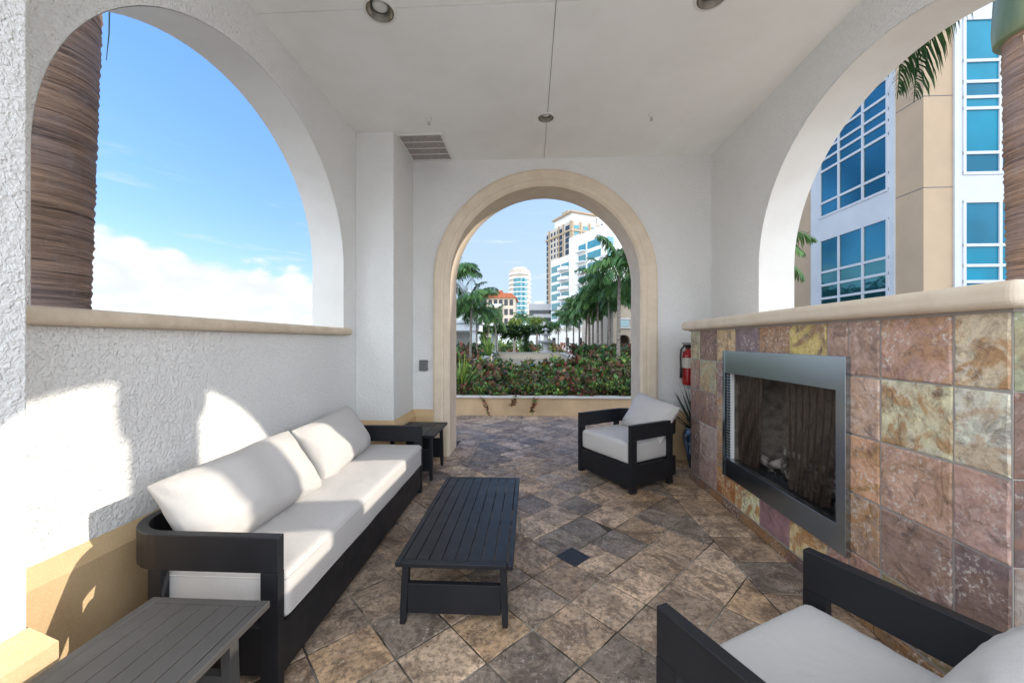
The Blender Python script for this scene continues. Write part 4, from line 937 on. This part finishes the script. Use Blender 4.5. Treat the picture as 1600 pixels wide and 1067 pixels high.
spiky('bright yellow green fern on the right side of the shrub bed', 936, 562, 610, 9.0, 44, (YG, G2, G2), .045, 3)
spiky('yellow green fern near the middle of the shrub bed', 797, 566, 605, 9.0, 40, (YG, G2), .04, 4)

# low garden walls round the sunken centre
def gwall(label, x0, x1, y0, y1, z1, capw=.05):
    t = thing('garden_wall', label, 'wall', ((x0 + x1) / 2, (y0 + y1) / 2, -.12), 0, 'low stone walls of the garden'); mb = MB(); mb.box(x0, x1, y0, y1, -.12, z1 - .06); mb.build('wall_body', M['beige_wall'], t, world=True)
    mb = MB(); mb.box(x0 - capw, x1 + capw, y0 - capw, y1 + capw, z1 - .059, z1); mb.build('cap', M['cap'], t, world=True, bevel=.01)
gwall('low beige garden wall running away on the right beside the palms', 2.45, 2.75, 14.5, 30.9, .60); gwall('low pale garden wall running away on the left of the beds', -2.85, -2.55, 14.5, 30.9, .60)
gwall('low beige wall across the far end of the garden pool', -2.54, 2.44, 30.4, 30.7, .62); gwall('short pale wall stub behind the shrub bed on the right', 2.86, 4.4, 14.55, 14.85, .60); gwall('short pale wall stub behind the shrub bed on the left', -5.4, -2.96, 14.55, 14.85, .60)
mb = MB(); mb.box(-2.5, 2.4, 11.2, 30.35, -.119, .10); o = mb.build('pool_water', M['water']); o['kind'] = 'structure'
mb = MB(); rs = random.Random(41)
for x0, x1 in ((-7.5, -3.0), (3.0, 8.5)):
    for i in range(330):
        x = rs.uniform(x0, x1); y = rs.uniform(15.2, 30); leafball(mb, rs, (x, y, .25 + rs.uniform(.1, .85)), (.5, .5, .32), 46, .20, rs.choice([(G3, G3, G1), (G1, G3, BR), (RD, BR, G3), (G1, G2, G3)]))
o = mb.build('hedge_planting', M['leaf'], attrs=True, fix=False); tag(o, 'dark ground planting under the palms on both sides of the garden', 'shrubs', kind='stuff')
# palms of the garden, one mesh set per kind, then copies
protos = []
for sd_, (h, nf, fl_, ll) in enumerate(((4.6, 16, 2.3, .75), (4.2, 15, 2.5, .8), (5.0, 17, 2.4, .75))):
    t = thing('palm_tree', 'x', 'palm tree', (0, 0, 0), 0, 'palms lining the garden'); palm_parts(t, h, .10, .07, 50 + sd_, nf + 3, fl_ * .88, 34, ll * .9, (random.uniform(-.25, .25), 0), .55, wid=.06, hang=1.1, els=(-25, 72)); protos.append((t, h))
used = set()
def gpalm(k, px, crown_y, base_z, Y, label, rz):
    """the crown heart at this pixel height at distance Y"""
    t0, h0 = protos[k]; p = at(px, crown_y, Y=Y); 
    t = t0 if k not in used else copy_tree(t0); used.add(k)
    sc = (p.z - base_z) / (h0 + .45); s_ = max(.62, sc); t.location = (p.x, p.y, p.z - (h0 + .45) * s_); t.scale = (s_,) * 3; t.rotation_euler = (0, 0, rz); t['label'] = label
gpalm(0, 707, 436, .2, 18, 'tall palm highest on the left, its crown touching the jamb', 1.0)
gpalm(1, 735, 470, .2, 17, 'palm with pale trunk and full crown just right of the left jamb', 2.2)
gpalm(2, 745, 482, .2, 22, 'dark palm leaning between the pale trunk and the pergola on the left', 4.4)
gpalm(0, 762, 488, .2, 25, 'slim palm before the red roofed building', 3.1)
gpalm(1, 776, 497, .2, 30, 'small yellowish palm furthest right of the left hand group', .4)
gpalm(2, 817, 497, .2, 46, 'distant broad palm below the round tower', 1.9)
gpalm(0, 858, 508, .2, 48, 'small distant palm at the foot of the tan tower', 2.7)
gpalm(1, 886, 497, .2, 33, 'leftmost slim palm of the right hand row', 5.1)
gpalm(2, 896, 486, .2, 30, 'second palm from the left in the right hand row', .9)
gpalm(0, 905, 482, .2, 27.5, 'third palm from the left in the right hand row', 4.0)
gpalm(1, 915, 476, .2, 25, 'fourth palm from the left in the right hand row', 2.9)
gpalm(2, 926, 468, .2, 23, 'palm in the middle of the right hand row with a curved trunk', 5.7)
gpalm(0, 934, 458, .2, 21, 'palm right of the middle of the right hand row with whitish trunk', 1.4)
gpalm(1, 950, 470, .2, 22.5, 'dark palm tucked behind the largest one in the right hand row', 3.6)
gpalm(2, 966, 410, .2, 15, 'tallest palm in front of the garden archway, thick grey trunk', .2)
gpalm(0, 992, 430, .2, 17.5, 'palm half hidden by the right jamb, crown reaching over the largest', 2.4)

gpalm(1, 872, 506, .2, 39, 'farthest small palm starting the right hand row by the white villa', 2.0)
gpalm(0, 921, 462, .2, 27, 'palm set back behind the middle of the right hand row', .7)
gpalm(2, 941, 462, .2, 22, 'tall palm just left of the largest one in the right hand row', 3.0)
gpalm(1, 953, 446, .2, 19.0, 'full crowned palm overlapping the left side of the largest one', 4.9)
# pergola with a hanging vine
def pt(px, Y): return at(px, 533, Y=Y).x
PY = 33
t = thing('pergola', 'white pergola overgrown with dark vine across the far end of the garden', 'pergola', (pt(805, PY), PY, -.12))
for px in (773, 822): 
    x = pt(px, PY); mb = MB(); mb.box(x - .28, x + .28, PY - .28, PY + .28, -.12, 2.2); mb.box(x - .36, x + .36, PY - .36, PY + .36, 2.05, 2.2); mb.box(x - .36, x + .36, PY - .36, PY + .36, -.12, .5); mb.build('column', M['bluewhite'], t, world=True)
xa, xb = pt(744, PY), pt(856, PY); mb = MB(); mb.box(xa, xb, PY - .3, PY - .15, 2.2, 2.45); mb.box(xa, xb, PY + .15, PY + .3, 2.2, 2.45)
for i in range(14): x = xa + (xb - xa) * i / 13; mb.box(x - .06, x + .06, PY - 1.2, PY + 1.2, 2.45, 2.6)
mb.build('beams', M['bluewhite'], t, world=True)
rs = random.Random(77); mb = MB()
for i in range(330): leafball(mb, rs, (rs.uniform(xa, xb), PY + rs.uniform(-1.3, .8), 2.50 + rs.uniform(-.2, .25)), (.4, .4, .16), 30, .20, (G3, G1, G3))
for px in (756, 822): 
    for i in range(40): leafball(mb, rs, (pt(px, PY) + rs.gauss(0, .10), PY - .4, rs.uniform(.5, 2.3)), (.18, .2, .3), 20, .18, (G3, G1))
for i in range(60): x = rs.uniform(pt(785, PY), pt(815, PY)); leafball(mb, rs, (x, PY - .6, rs.uniform(1.75, 2.2)), (.2, .2, .25), 18, .16, (G3, G1))
mb.build('vine', M['leaf'], t, world=True, attrs=True, fix=False)
mb = MB(); rs = random.Random(78)
for i in range(120): leafball(mb, rs, (rs.uniform(pt(770, 45), pt(880, 45)), 45 + rs.uniform(-2, 2), rs.uniform(.1, 1.5) * rs.random() + .2), (.55, .5, .4), 34, .26, rs.choice([(G2, YG), (RD, RD2, BR), (G3, G1), (G1, G2)]))
o = mb.build('terrace_planting', M['leaf'], attrs=True, fix=False); tag(o, 'low mixed planting seen under the pergola before the white walls', 'shrubs', kind='stuff')
# fountain statue
p = at(853, 548, Y=31.5); t = thing('fountain', 'grey tiered garden fountain standing on the far wall', 'fountain', (p.x, 31.5, .6))
mb = MB(); mb.lathe([(.5, 0), (.5, .12), (.25, .2), (.22, .7), (.75, .85), (.8, .98), (.2, .95), (.16, 1.35), (.45, 1.45), (.5, 1.55), (.12, 1.52), (.10, 1.8), (.2, 1.9), (.02, 2.05)], n=20); mb.build('basins', M['greybld'], t)
# tree masses behind the pergola
def bush(label, px, py, Y, r, cols_, n=200, seed=1, name='leafy_tree', z0=0):
    p = at(px, py, Y=Y); t = thing(name, label, 'tree', (p.x, Y, -.12)); rs = random.Random(seed); mb = MB()
    for i in range(n // 4): 
        v = Vector((rs.gauss(0, .5), rs.gauss(0, .5), rs.gauss(0, .5))); leafball(mb, rs, (p.x + v.x * r, Y + v.y * r, p.z + v.z * r * .7), (r * .3, r * .3, r * .25), 60, .34 * r / 2, cols_)
    mb.build('crown', M['leaf'], t, world=True, attrs=True, fix=False); mb = MB(); mb.tube([(p.x, Y, -.12), (p.x + .1, Y, p.z * .6), (p.x, Y, p.z)], [.16, .12, .06], 8); mb.build('trunk', M['trunk'], t, world=True)
bush('yellow green leafy tree behind the left half of the pergola', 803, 504, 42, .62, (YG, (.2, .24, .04), G2), seed=1)
bush('bright green leafy tree behind the right half of the pergola', 838, 502, 44, .72, (YG, G2, (.10, .17, .03)), seed=2)

# ------------------------------------------------------------------ buildings
def boxpart(root, name, mat, *boxes, bevel=0, label=None):
    mb = MB()
    for b in boxes: mb.box(*b)
    o = mb.build(name, mat, root, world=True, bevel=bevel)
    if label: o['label'] = label
    return o
class Facade:
    """boxes on a wall plane: o corner, d along, up z, n outward; all in world space"""
    def __init__(s, root, o, d):
        s.r = root; s.o = Vector(o); s.d = Vector((d[0], d[1], 0)).normalized(); s.n = Vector((s.d.y, -s.d.x, 0))
    def mat(s): 
        return Matrix(((s.d.x, s.n.x, 0, s.o.x), (s.d.y, s.n.y, 0, s.o.y), (0, 0, 1, s.o.z), (0, 0, 0, 1)))
    def add(s, mb, u0, u1, z0, z1, n0, n1): mb.box(u0, u1, n0, n1, z0, z1, s.mat())
def win_parts(root, fac, rects, mat, name='window', depth=(-.02, .06), cap=100):
    rest = MB(); meshes = {}
    for i, (u0, u1, z0, z1) in enumerate(rects):
        if i < cap:
            key = (round(u1 - u0, 3), round(z1 - z0, 3))
            if key not in meshes:
                mb = MB(); mb.box(0, u1 - u0, depth[0], depth[1], 0, z1 - z0); o = mb.build(name, mat, root); meshes[key] = o
            else: o = meshes[key].copy(); C.objects.link(o); o.parent = root
            mt = fac.mat(); p = mt @ Vector((u0, 0, z0)); o.location = p - Vector(root.location); o.rotation_euler = (0, 0, math.atan2(fac.d.y, fac.d.x)) if True else 0
            # the local frame is (along, outward): mirror of a pure turn when outward is -y
            if fac.n.dot(Vector((-fac.d.y, fac.d.x, 0))) < 0: o.scale = (1, -1, 1)
        else: fac.add(rest, u0, u1, z0, z1, *depth)
    if rest.v: o = rest.build(name, mat, root, world=True); o['kind'] = 'stuff'

# glass building on the right: side plane X = BX (faces the pavilion) and end plane Y = BY (faces the viewer)
cor = FW * 11.6 + RT * (11.6 * 643 / 588); BX, BY = cor.x, cor.y
gb = thing('glass_building', 'tan and white building with tall blue glazed bays rising beside the right arch', 'building', (BX + 6, BY + 7, -.12))
sy = lambda px: at(px, 533, X=BX).y       # px -> Y on the side plane
ex = lambda px: at(px, 533, Y=BY).x       # px -> X on the end plane
sz = lambda px, py: at(px, py, X=BX).z
ez = lambda px, py: at(px, py, Y=BY).z
TOP = 19.3
boxpart(gb, 'wall', M['tan_wall'], (BX, BX + 75, BY, BY + 14, -.12, TOP))
# side bay: white surround 1269-1399
ys0, ys1 = sy(1399.5), sy(1269); wy0, wy1 = sy(1391.5), sy(1282.7); my = [sy(1350.7), sy(1313)]
zl_top = sz(1391.5, 340); zu_bot = sz(1391.5, 296); zl_rows = [sz(1391.5, y) for y in (402, 427, 452)]; zu_rows = [sz(1391.5, y) for y in (270, 209, 188, 170, 148, 120)]
zu_top = sz(1391.5, 95); 
rws_l = [-.12, ] + sorted(zl_rows) + [zl_top]; low0 = sz(1391.5, 478)
low_rows = [low0] + sorted(zl_rows) + [zl_top]; up_rows = [zu_bot] + sorted(zu_rows) + [zu_top]; up2 = [zu_top + .6 + i * .9 for i in range(6)]
bm_ = MB(); pr_ = .10
zs_all = [(low_rows[0] - .5, low_rows), (zu_bot, up_rows)]
# white panel pieces around the panes (never behind them)
wh = MB()
wh.box(BX - .06, BX - .001, ys0, wy0, -.12, TOP); wh.box(BX - .06, BX - .001, wy1, ys1, -.12, TOP)
wh.box(BX - .06, BX - .001, wy0, wy1, zl_top, zu_bot); wh.box(BX - .06, BX - .001, wy0, wy1, -.12, low0 - .01); wh.box(BX - .06, BX - .001, wy0, wy1, zu_top + 4.4, TOP)
wh.build('bay_surround', M['frame_white'], gb, world=True)
up_rows = up_rows + [zu_top + 1.4, zu_top + 2.6, zu_top + 3.2, zu_top + 4.4]
mull = MB(); bw = .045
for rr_ in (low_rows, up_rows):
    for z in rr_: mull.box(BX - .085, BX - .03, wy0, wy1, z - bw, z + bw)
    for y in [wy0 + bw] + my + [wy1 - bw]: mull.box(BX - .082, BX - .033, y - bw, y + bw, rr_[0], rr_[-1])
mull.build('mullions', M['frame_white'], gb, world=True)
for rr_ in (low_rows, up_rows):
    ysq = [wy0] + my + [wy1]
    for a, b in zip(rr_, rr_[1:]):
        for c_, d_ in zip(ysq, ysq[1:]): boxpart(gb, 'window_pane', M['mirror'], (BX - .045, BX - .012, c_ + .01, d_ - .01, a + .01, b - .01))
# end bay
xw0, xw1 = ex(1488.5), ex(1500.6); xm = ex(1559); xe = xm + (xm - xw1); zr_u = [ez(1500, y) for y in (273, 241.4, 172.5, 155, 131, 98.5, 33)]; zr_l = [ez(1500, y) for y in (490, 441, 416, 384.4, 316.4)]
wh = MB(); wh.box(xw0, xw1, BY - .06, BY - .001, -.12, TOP); wh.box(xw1, xe, BY - .06, BY - .001, zr_l[-1], zr_u[0]); wh.box(xe, xe + .25, BY - .06, BY - .001, -.12, TOP); wh.box(xw1, xe, BY - .06, BY - .001, zr_u[-1], zr_u[-1] + 1.0); wh.box(xw1, xe, BY - .06, BY - .001, -.12, zr_l[0])
wh.build('bay_surround', M['frame_white'], gb, world=True)
mull = MB()
for rr_ in (zr_l, zr_u):
    for z in rr_: mull.box(xw1, xe, BY - .085, BY - .03, z - bw, z + bw)
    for x in (xw1 + bw, xm, xe - bw): mull.box(x - bw, x + bw, BY - .082, BY - .033, rr_[0], rr_[-1])
mull.build('mullions', M['frame_white'], gb, world=True)
for ri, rr_ in enumerate((zr_l, zr_u)):
    for qi, (a, b) in enumerate(zip(rr_, rr_[1:])):
        for c_, d_ in ((xw1, xm), (xm, xe)): boxpart(gb, 'window_pane', M['cyan_deep'] if qi in (0, 3) else M['cyan'], (c_ + .01, d_ - .01, BY - .045, BY - .012, a + .01, b - .01))
# reveal joints in the render
jt = MB()
for y in (470, 293, 150, 30): z = ez(1470, y); jt.box(BX - .004, xw0, BY - .004, BY - .001, z - .012, z + .012); jt.box(BX - .004, BX - .001, BY, ys0, z - .012, z + .012); jt.box(BX - .004, BX - .001, ys1, BY + 14, z - .012, z + .012)
jt.build('render_joint', M['greyroof'], gb, world=True)
# frond tip seen past the jamb
t = thing('palm_tree', 'palm whose frond tips show past the far jamb of the right arch', 'palm tree', (tuple(at(1152, 533, Y=10.6))[0], 10.6, -.12), 0, 'palms beside the pavilion')
palm_parts(t, 3.7, .14, .1, 61, 16, 1.9, 44, .5, (0, 0), .5, wid=.04, hang=1.2, els=(-25, 70))

def tower_frame(px, Yd): return at(px, 533, Y=Yd)
D1 = Vector((-.47, .883, 0)); D2 = Vector((.883, .47, 0))      # the two street directions downtown
def block(mb, c, l1, l2, z0, z1):
    """footprint from corner c going l1 along D1 and l2 along D2"""
    P0 = Vector((c.x, c.y, 0)); q = [P0, P0 + D2 * l2, P0 + D2 * l2 + D1 * l1, P0 + D1 * l1]
    mb.mesh([(a.x, a.y, z) for z in (z0, z1) for a in q], [(0, 1, 2, 3)[::-1], (4, 5, 6, 7), (0, 1, 5, 4), (1, 2, 6, 5), (2, 3, 7, 6), (3, 0, 4, 7)])
def zz(py, Yd, px=880): return at(px, py, Y=Yd).z
# --- tan tower
Yd = 170; c0 = tower_frame(893, Yd); tt_ = thing('apartment_tower', 'tall tan and white apartment tower with dark balconies, highest on the skyline', 'tower', (c0.x, c0.y, -.12))
t1 = c0 + D1 * 22; 
mb = MB(); block(mb, c0, 22, 16, -.12, zz(345, Yd)); mb.build('shaft', M['palebeige'], tt_, world=True)
mb = MB(); block(mb, c0 + D1 * 1 + D2 * 1, 15, 13, zz(345, Yd) + .01, zz(331, Yd)); mb.build('upper_storeys', M['white_wall'], tt_, world=True)
mb = MB(); block(mb, c0 - D1 * .6 - D2 * .6, 23.2, 17.2, zz(361, Yd), zz(358, Yd)); block(mb, c0 - D2 * .3 - D1 * .3, 17, 15, zz(331, Yd) + .01, zz(329, Yd)); mb.build('cornice', M['yellowtan'], tt_, world=True)
mb = MB(); block(mb, c0 + D2 * 16.01 + D1 * 2, 18, 24, -.12, zz(328, Yd)); mb.build('rear_wing', M['white_wall'], tt_, world=True)
mb = MB(); block(mb, c0 + D1 * 6 + D2 * 2, 5, 5, zz(331, Yd) + .6, zz(321, Yd)); block(mb, c0 + D1 * 2 + D2 * 19, 12, 8, zz(328, Yd) + .01, zz(322, Yd)); mb.build('roof_house', M['yellowtan'], tt_, world=True)
fa = Facade(tt_, (t1.x, t1.y, 0), -D1); fb_ = Facade(tt_, (c0.x, c0.y, 0), D2)
zt = zz(345, Yd); nfl = 19; fh = (zt - 4) / nfl
rect = []
for k in range(nfl):
    z = 3 + k * fh
    rect += [(17.4, 21.2, z, z + fh * .8), (.5, 2.4, z, z + fh * .78), (12.4, 15.0, z, z + fh * .75)]
win_parts(tt_, fa, sorted(rect, key=lambda q: -(q[1] - q[0])), M['darkwin'], 'balcony', (-.02, .25), 60)
win_parts(tt_, fa, [(u, u + 1.3, 3.6 + k * fh, 3.6 + k * fh + 1.7) for k in range(nfl) for u in (4.4, 7.2, 10)], M['darkwin'], 'window', (-.02, .1), 60)
win_parts(tt_, fb_, [(u, u + 2.6, 3 + k * fh, 3 + k * fh + fh * .72) for k in range(nfl) for u in (1.2, 6.4, 11)], M['teal'], 'window', (-.02, .15), 60)
mb = MB()
for u in (2.6, 15.2): fa.add(mb, u, u + .7, 0, zt, .001, .5)
for u in (11.4, 21.2): fa.add(mb, u, u + .7, 0, zt, .001, .5)
for u in (.2, 4.6, 9.6, 14.6): fb_.add(mb, u, u + .8, 0, zt, .001, .5)
mb.build('pilasters', M['yellowtan'], tt_, world=True)
fwg = Facade(tt_, tuple(c0 + D2 * 16.01 + D1 * 2), D2); win_parts(tt_, fwg, [(u, u + 2.2, 3 + k * 3.6, 5.2 + k * 3.6) for k in range(15) for u in (2, 7, 12, 17, 21)], M['darkwin'], 'window', (-.02, .1), 75)
# --- white condominium
Yd = 100; c1 = tower_frame(943, Yd); cd_ = thing('condominium', 'white stepped condominium with turquoise glazing and stacked curved balconies', 'building', (c1.x, c1.y, -.12))
zA = zz(352, Yd); lA = 11.5
mb = MB(); block(mb, c1, lA, 9, -.12, zA); block(mb, c1 + D1 * lA + D2 * .01, 4.6, 7, -.12, zz(350, Yd) ); mb.build('main_block', M['white_wall'], cd_, world=True)
mb = MB(); block(mb, c1 + D1 * (lA + 4.61) + D2 * .4, 11, 8, -.12, zz(378, Yd)); mb.build('lower_block', M['white_wall'], cd_, world=True)
cS = c1 + D1 * lA; fm = Facade(cd_, (cS.x, cS.y, 0), -D1); nf_ = 9; fh = (zA - 5) / nf_
win_parts(cd_, fm, [(4.6, 10.4, 3.0 + k * fh, 3.0 + k * fh + fh * .66) for k in range(nf_)], M['teal'], 'window', (-.02, .08))
win_parts(cd_, fm, [(.4, 3.8, 3.0 + k * fh, 3.0 + k * fh + fh * .62) for k in range(nf_)], M['teal'], 'balcony_door', (-.02, .08))
for k in range(nf_):
    z = 3.0 + k * fh - .35; mb = MB(); mb.prism([(.1, 0), (4.2, 0), (4.2, 1.0), (3.6, 1.6), (.9, 1.6), (.1, 1.1)], z, z + .25, lambda a, b, h: fm.mat() @ Vector((a, b, h))); mb.build('balcony', M['white_wall'], cd_, world=True)
fr2 = Facade(cd_, (c1.x, c1.y, 0), D2); win_parts(cd_, fr2, [(1.2, 3.4, 3.0 + k * fh, 3.0 + k * fh + fh * .7) for k in range(nf_)] , M['teal'], 'window', (-.02, .08))
cL = c1 + D1 * (lA + 15.61) + D2 * .4; fl2 = Facade(cd_, (cL.x, cL.y, 0), -D1); nf2 = 8; fh2 = (zz(378, Yd) - 4) / nf2
win_parts(cd_, fl2, [(.4, 5.4, 2.8 + k * fh2, 2.8 + k * fh2 + fh2 * .68) for k in range(nf2)] + [(6.2, 10.4, 2.8 + k * fh2, 2.8 + k * fh2 + fh2 * .68) for k in range(nf2)], M['teal'], 'window', (-.02, .08))
for k in range(nf2):
    z = 2.8 + k * fh2 - .3; mb = MB(); mb.prism([(5.6, 0), (10.8, 0), (10.8, 1.0), (9.8, 2.0), (7, 2.0), (5.6, 1.2)], z, z + .9, lambda a, b, h: fl2.mat() @ Vector((a, b, h))); mb.build('balcony', M['white_wall'], cd_, world=True)
# --- round tower
Yd = 240; c2 = tower_frame(812, Yd); rt_ = thing('round_tower', 'pale round apartment tower with ringed balconies far behind the red roofs', 'tower', (c2.x, c2.y, -.12))
r_ = 7.2; ztop = zz(424, Yd, 812); mb = MB(); mb.lathe([(r_ - .8, -.12), (r_ - .8, ztop)], c2.x, c2.y, 28); mb.build('shaft', M['beige_wall'], rt_, world=True)
mb = MB(); mb.lathe([(r_ * .62, ztop + .01), (r_ * .62, zz(420, Yd, 812)), (r_ * .5, zz(419, Yd, 812))], c2.x, c2.y, 24); mb.build('penthouse', M['white_wall'], rt_, world=True)
nfl = 16; fh = ztop / nfl; mb = MB()
for k in range(1, nfl): mb.lathe([(r_ - .79, k * fh), (r_, k * fh), (r_, k * fh + .9), (r_ - .79, k * fh + .9)], c2.x, c2.y, 28, cap=False)
mb.build('balconies', M['white_wall'], rt_, world=True)
mb = MB(); mb.lathe([(r_ * .62, -.12), (r_ * .62, zz(438, Yd, 812))], c2.x + .6, c2.y - 4.6, 20); mb.build('glazed_bay', M['teal'], rt_, world=True)
mb = MB()
for k in range(1, nfl - 2): mb.lathe([(r_ * .64, k * fh), (r_ * .64, k * fh + .6)], c2.x + .6, c2.y - 4.6, 20, cap=False)
mb.build('spandrels', M['white_wall'], rt_, world=True)
# --- red roofed block
Yd = 95; xa, xb = pt(752, Yd), pt(805, Yd); rb = thing('red_roofed_building', 'pale apartment house with a terracotta roof behind the left palms', 'building', ((xa + xb) / 2, Yd, -.12)); zt = zz(466, Yd, 780)
boxpart(rb, 'wall', M['beige_wall'], (xa, xb, Yd, Yd + 12, -.12, zt))
mb = MB(); mb.prism([(xa - .5, zt + .01), (xb + .5, zt + .01), (xb - 1, zt + 1.2), (xa + 1, zt + 1.2)], Yd - .6, Yd + 12.6, lambda a, b, h: (a, h, b)); mb.build('roof', M['roofred'], rb, world=True)
boxpart(rb, 'roof_tower', M['roofred'], (xa + 3.6, xa + 5.4, Yd - .2, Yd + 3, zt + .4, zt + 1.9))
ff = Facade(rb, (xa, Yd, 0), (1, 0)); nb_ = 6; win_parts(rb, ff, [(.5 + i * (xb - xa - .6) / nb_, .5 + i * (xb - xa - .6) / nb_ + .9, 1 + k * 2.4, 2.5 + k * 2.4) for k in range(int(zt / 2.4)) for i in range(nb_)], M['darkwin'], 'window', (-.02, .06))
boxpart(rb, 'balcony', M['white_wall'], *[(xa + 2.2, xa + 5.2, Yd - 1.0, Yd - .001, .6 + k * 2.4, 1.3 + k * 2.4) for k in range(int(zt / 2.4))])
# --- grey low-rise
Yd = 130; xa, xb = pt(826, Yd), pt(862, Yd); lb = thing('office_block', 'grey banded low office block between the round tower and the tan tower', 'building', ((xa + xb) / 2, Yd, -.12)); zt = zz(475, Yd, 840)
boxpart(lb, 'wall', M['greybld'], (xa, xb, Yd, Yd + 14, -.12, zt)); boxpart(lb, 'roof_plant', M['white_wall'], (xa + 2, xb - 2.5, Yd + 2, Yd + 8, zt + .01, zt + 1.1))
boxpart(lb, 'window_band', M['darkwin'], *[(xa + .3, xb - .3, Yd - .08, Yd - .001, .6 + k * 2.6, 1.9 + k * 2.6) for k in range(int(zt / 2.6))])
# --- clubhouse with archway on the right
CY = 27; xa = pt(958, CY); t = thing('clubhouse', 'beige stucco clubhouse wing with a dark archway at the right of the garden', 'building', (xa + 6, CY, -.12)); zt = zz(478, CY, 965)
mb = MB(); uc = pt(975, CY); arch_wall(mb, lambda u, z, tt: (u, tt, z), CY, CY + .5, xa, xa + 12, -.12, zt + .6, uc, .42, 1.55, -.12); mb.build('wall', M['beige_wall'], t, world=True, weld=True)
boxpart(t, 'wall', M['beige_wall'], (xa, xa + .4, CY + .501, CY + 16, -.12, zt + .6)); boxpart(t, 'cornice', M['cap'], (xa - .2, xa + 12, CY - .15, CY - .001, zt + .35, zt + .62)); boxpart(t, 'roof', M['greyroof'], (xa, xa + 12, CY, CY + 16, zt + .63, zt + .9)); boxpart(t, 'dark_interior', M['greyroof'], (xa + .5, xa + 11, CY + 5, CY + 5.2, -.12, zt))
boxpart(t, 'window', M['teal'], (pt(969, CY), pt(983, CY), CY - .05, CY - .002, zz(511, CY, 975), zz(500, CY, 975))); boxpart(t, 'window_trim', M['white_wall'], (pt(967, CY), pt(985, CY), CY - .1, CY - .002, zz(513.5, CY, 975), zz(511.3, CY, 975)), (pt(967, CY), pt(985, CY), CY - .1, CY - .002, zz(499.7, CY, 975), zz(497, CY, 975)))
# --- porch on the left
CY = 24; xb = pt(745, CY); t = thing('porch_building', 'pale blue grey classical porch at the left edge of the garden', 'porch', (xb - 3, CY, -.12))
boxpart(t, 'entablature', M['bluewhite'], (xb - 6, xb, CY, CY + 3, zz(517, CY, 730), zz(505, CY, 730)), (xb - 6, xb + .12, CY - .12, CY + 3.1, zz(505, CY, 730) + .005, zz(501, CY, 730)))
boxpart(t, 'column', M['bluewhite'], (xb - .45, xb - .08, CY + .1, CY + .47, -.12, zz(517.3, CY, 730))); boxpart(t, 'column', M['bluewhite'], (xb - 2.2, xb - 1.85, CY + .1, CY + .47, -.12, zz(517.3, CY, 730))); boxpart(t, 'back_wall', M['white_wall'], (xb - 6, xb - .6, CY + 2.8, CY + 3, -.12, zz(517.3, CY, 730)))
# --- white villa wall across the back
Yd = 52; xa, xb = pt(845, Yd), pt(962, Yd); t = thing('villa', 'long white low villa behind the palms on the right', 'building', ((xa + xb) / 2, Yd, -.12)); zt = zz(516, Yd, 900)
boxpart(t, 'wall', M['white_wall'], (xa, xb, Yd, Yd + 5, -.12, zt)); boxpart(t, 'parapet', M['cap'], (xa - .1, xb + .1, Yd - .15, Yd + 5.1, zt + .005, zt + .3))
for px in (863, 884, 905, 918, 940): boxpart(t, 'window', M['darkwin'], (pt(px, Yd), pt(px + 5, Yd), Yd - .05, Yd - .002, .9, 2.0))
Yd = 54; xa, xb = pt(772, Yd), pt(842, Yd); t = thing('garden_pavilion', 'white fenced terrace wall seen under the pergola', 'wall', ((xa + xb) / 2, Yd, -.12)); boxpart(t, 'wall_body', M['white_wall'], (xa, xb, Yd, Yd + .4, -.12, zz(524, Yd, 800)))
boxpart(t, 'opening', M['darkwin'], *[(pt(px, Yd), pt(px + 4, Yd), Yd - .04, Yd - .002, .3, 1.6) for px in (780, 792, 804, 828)])
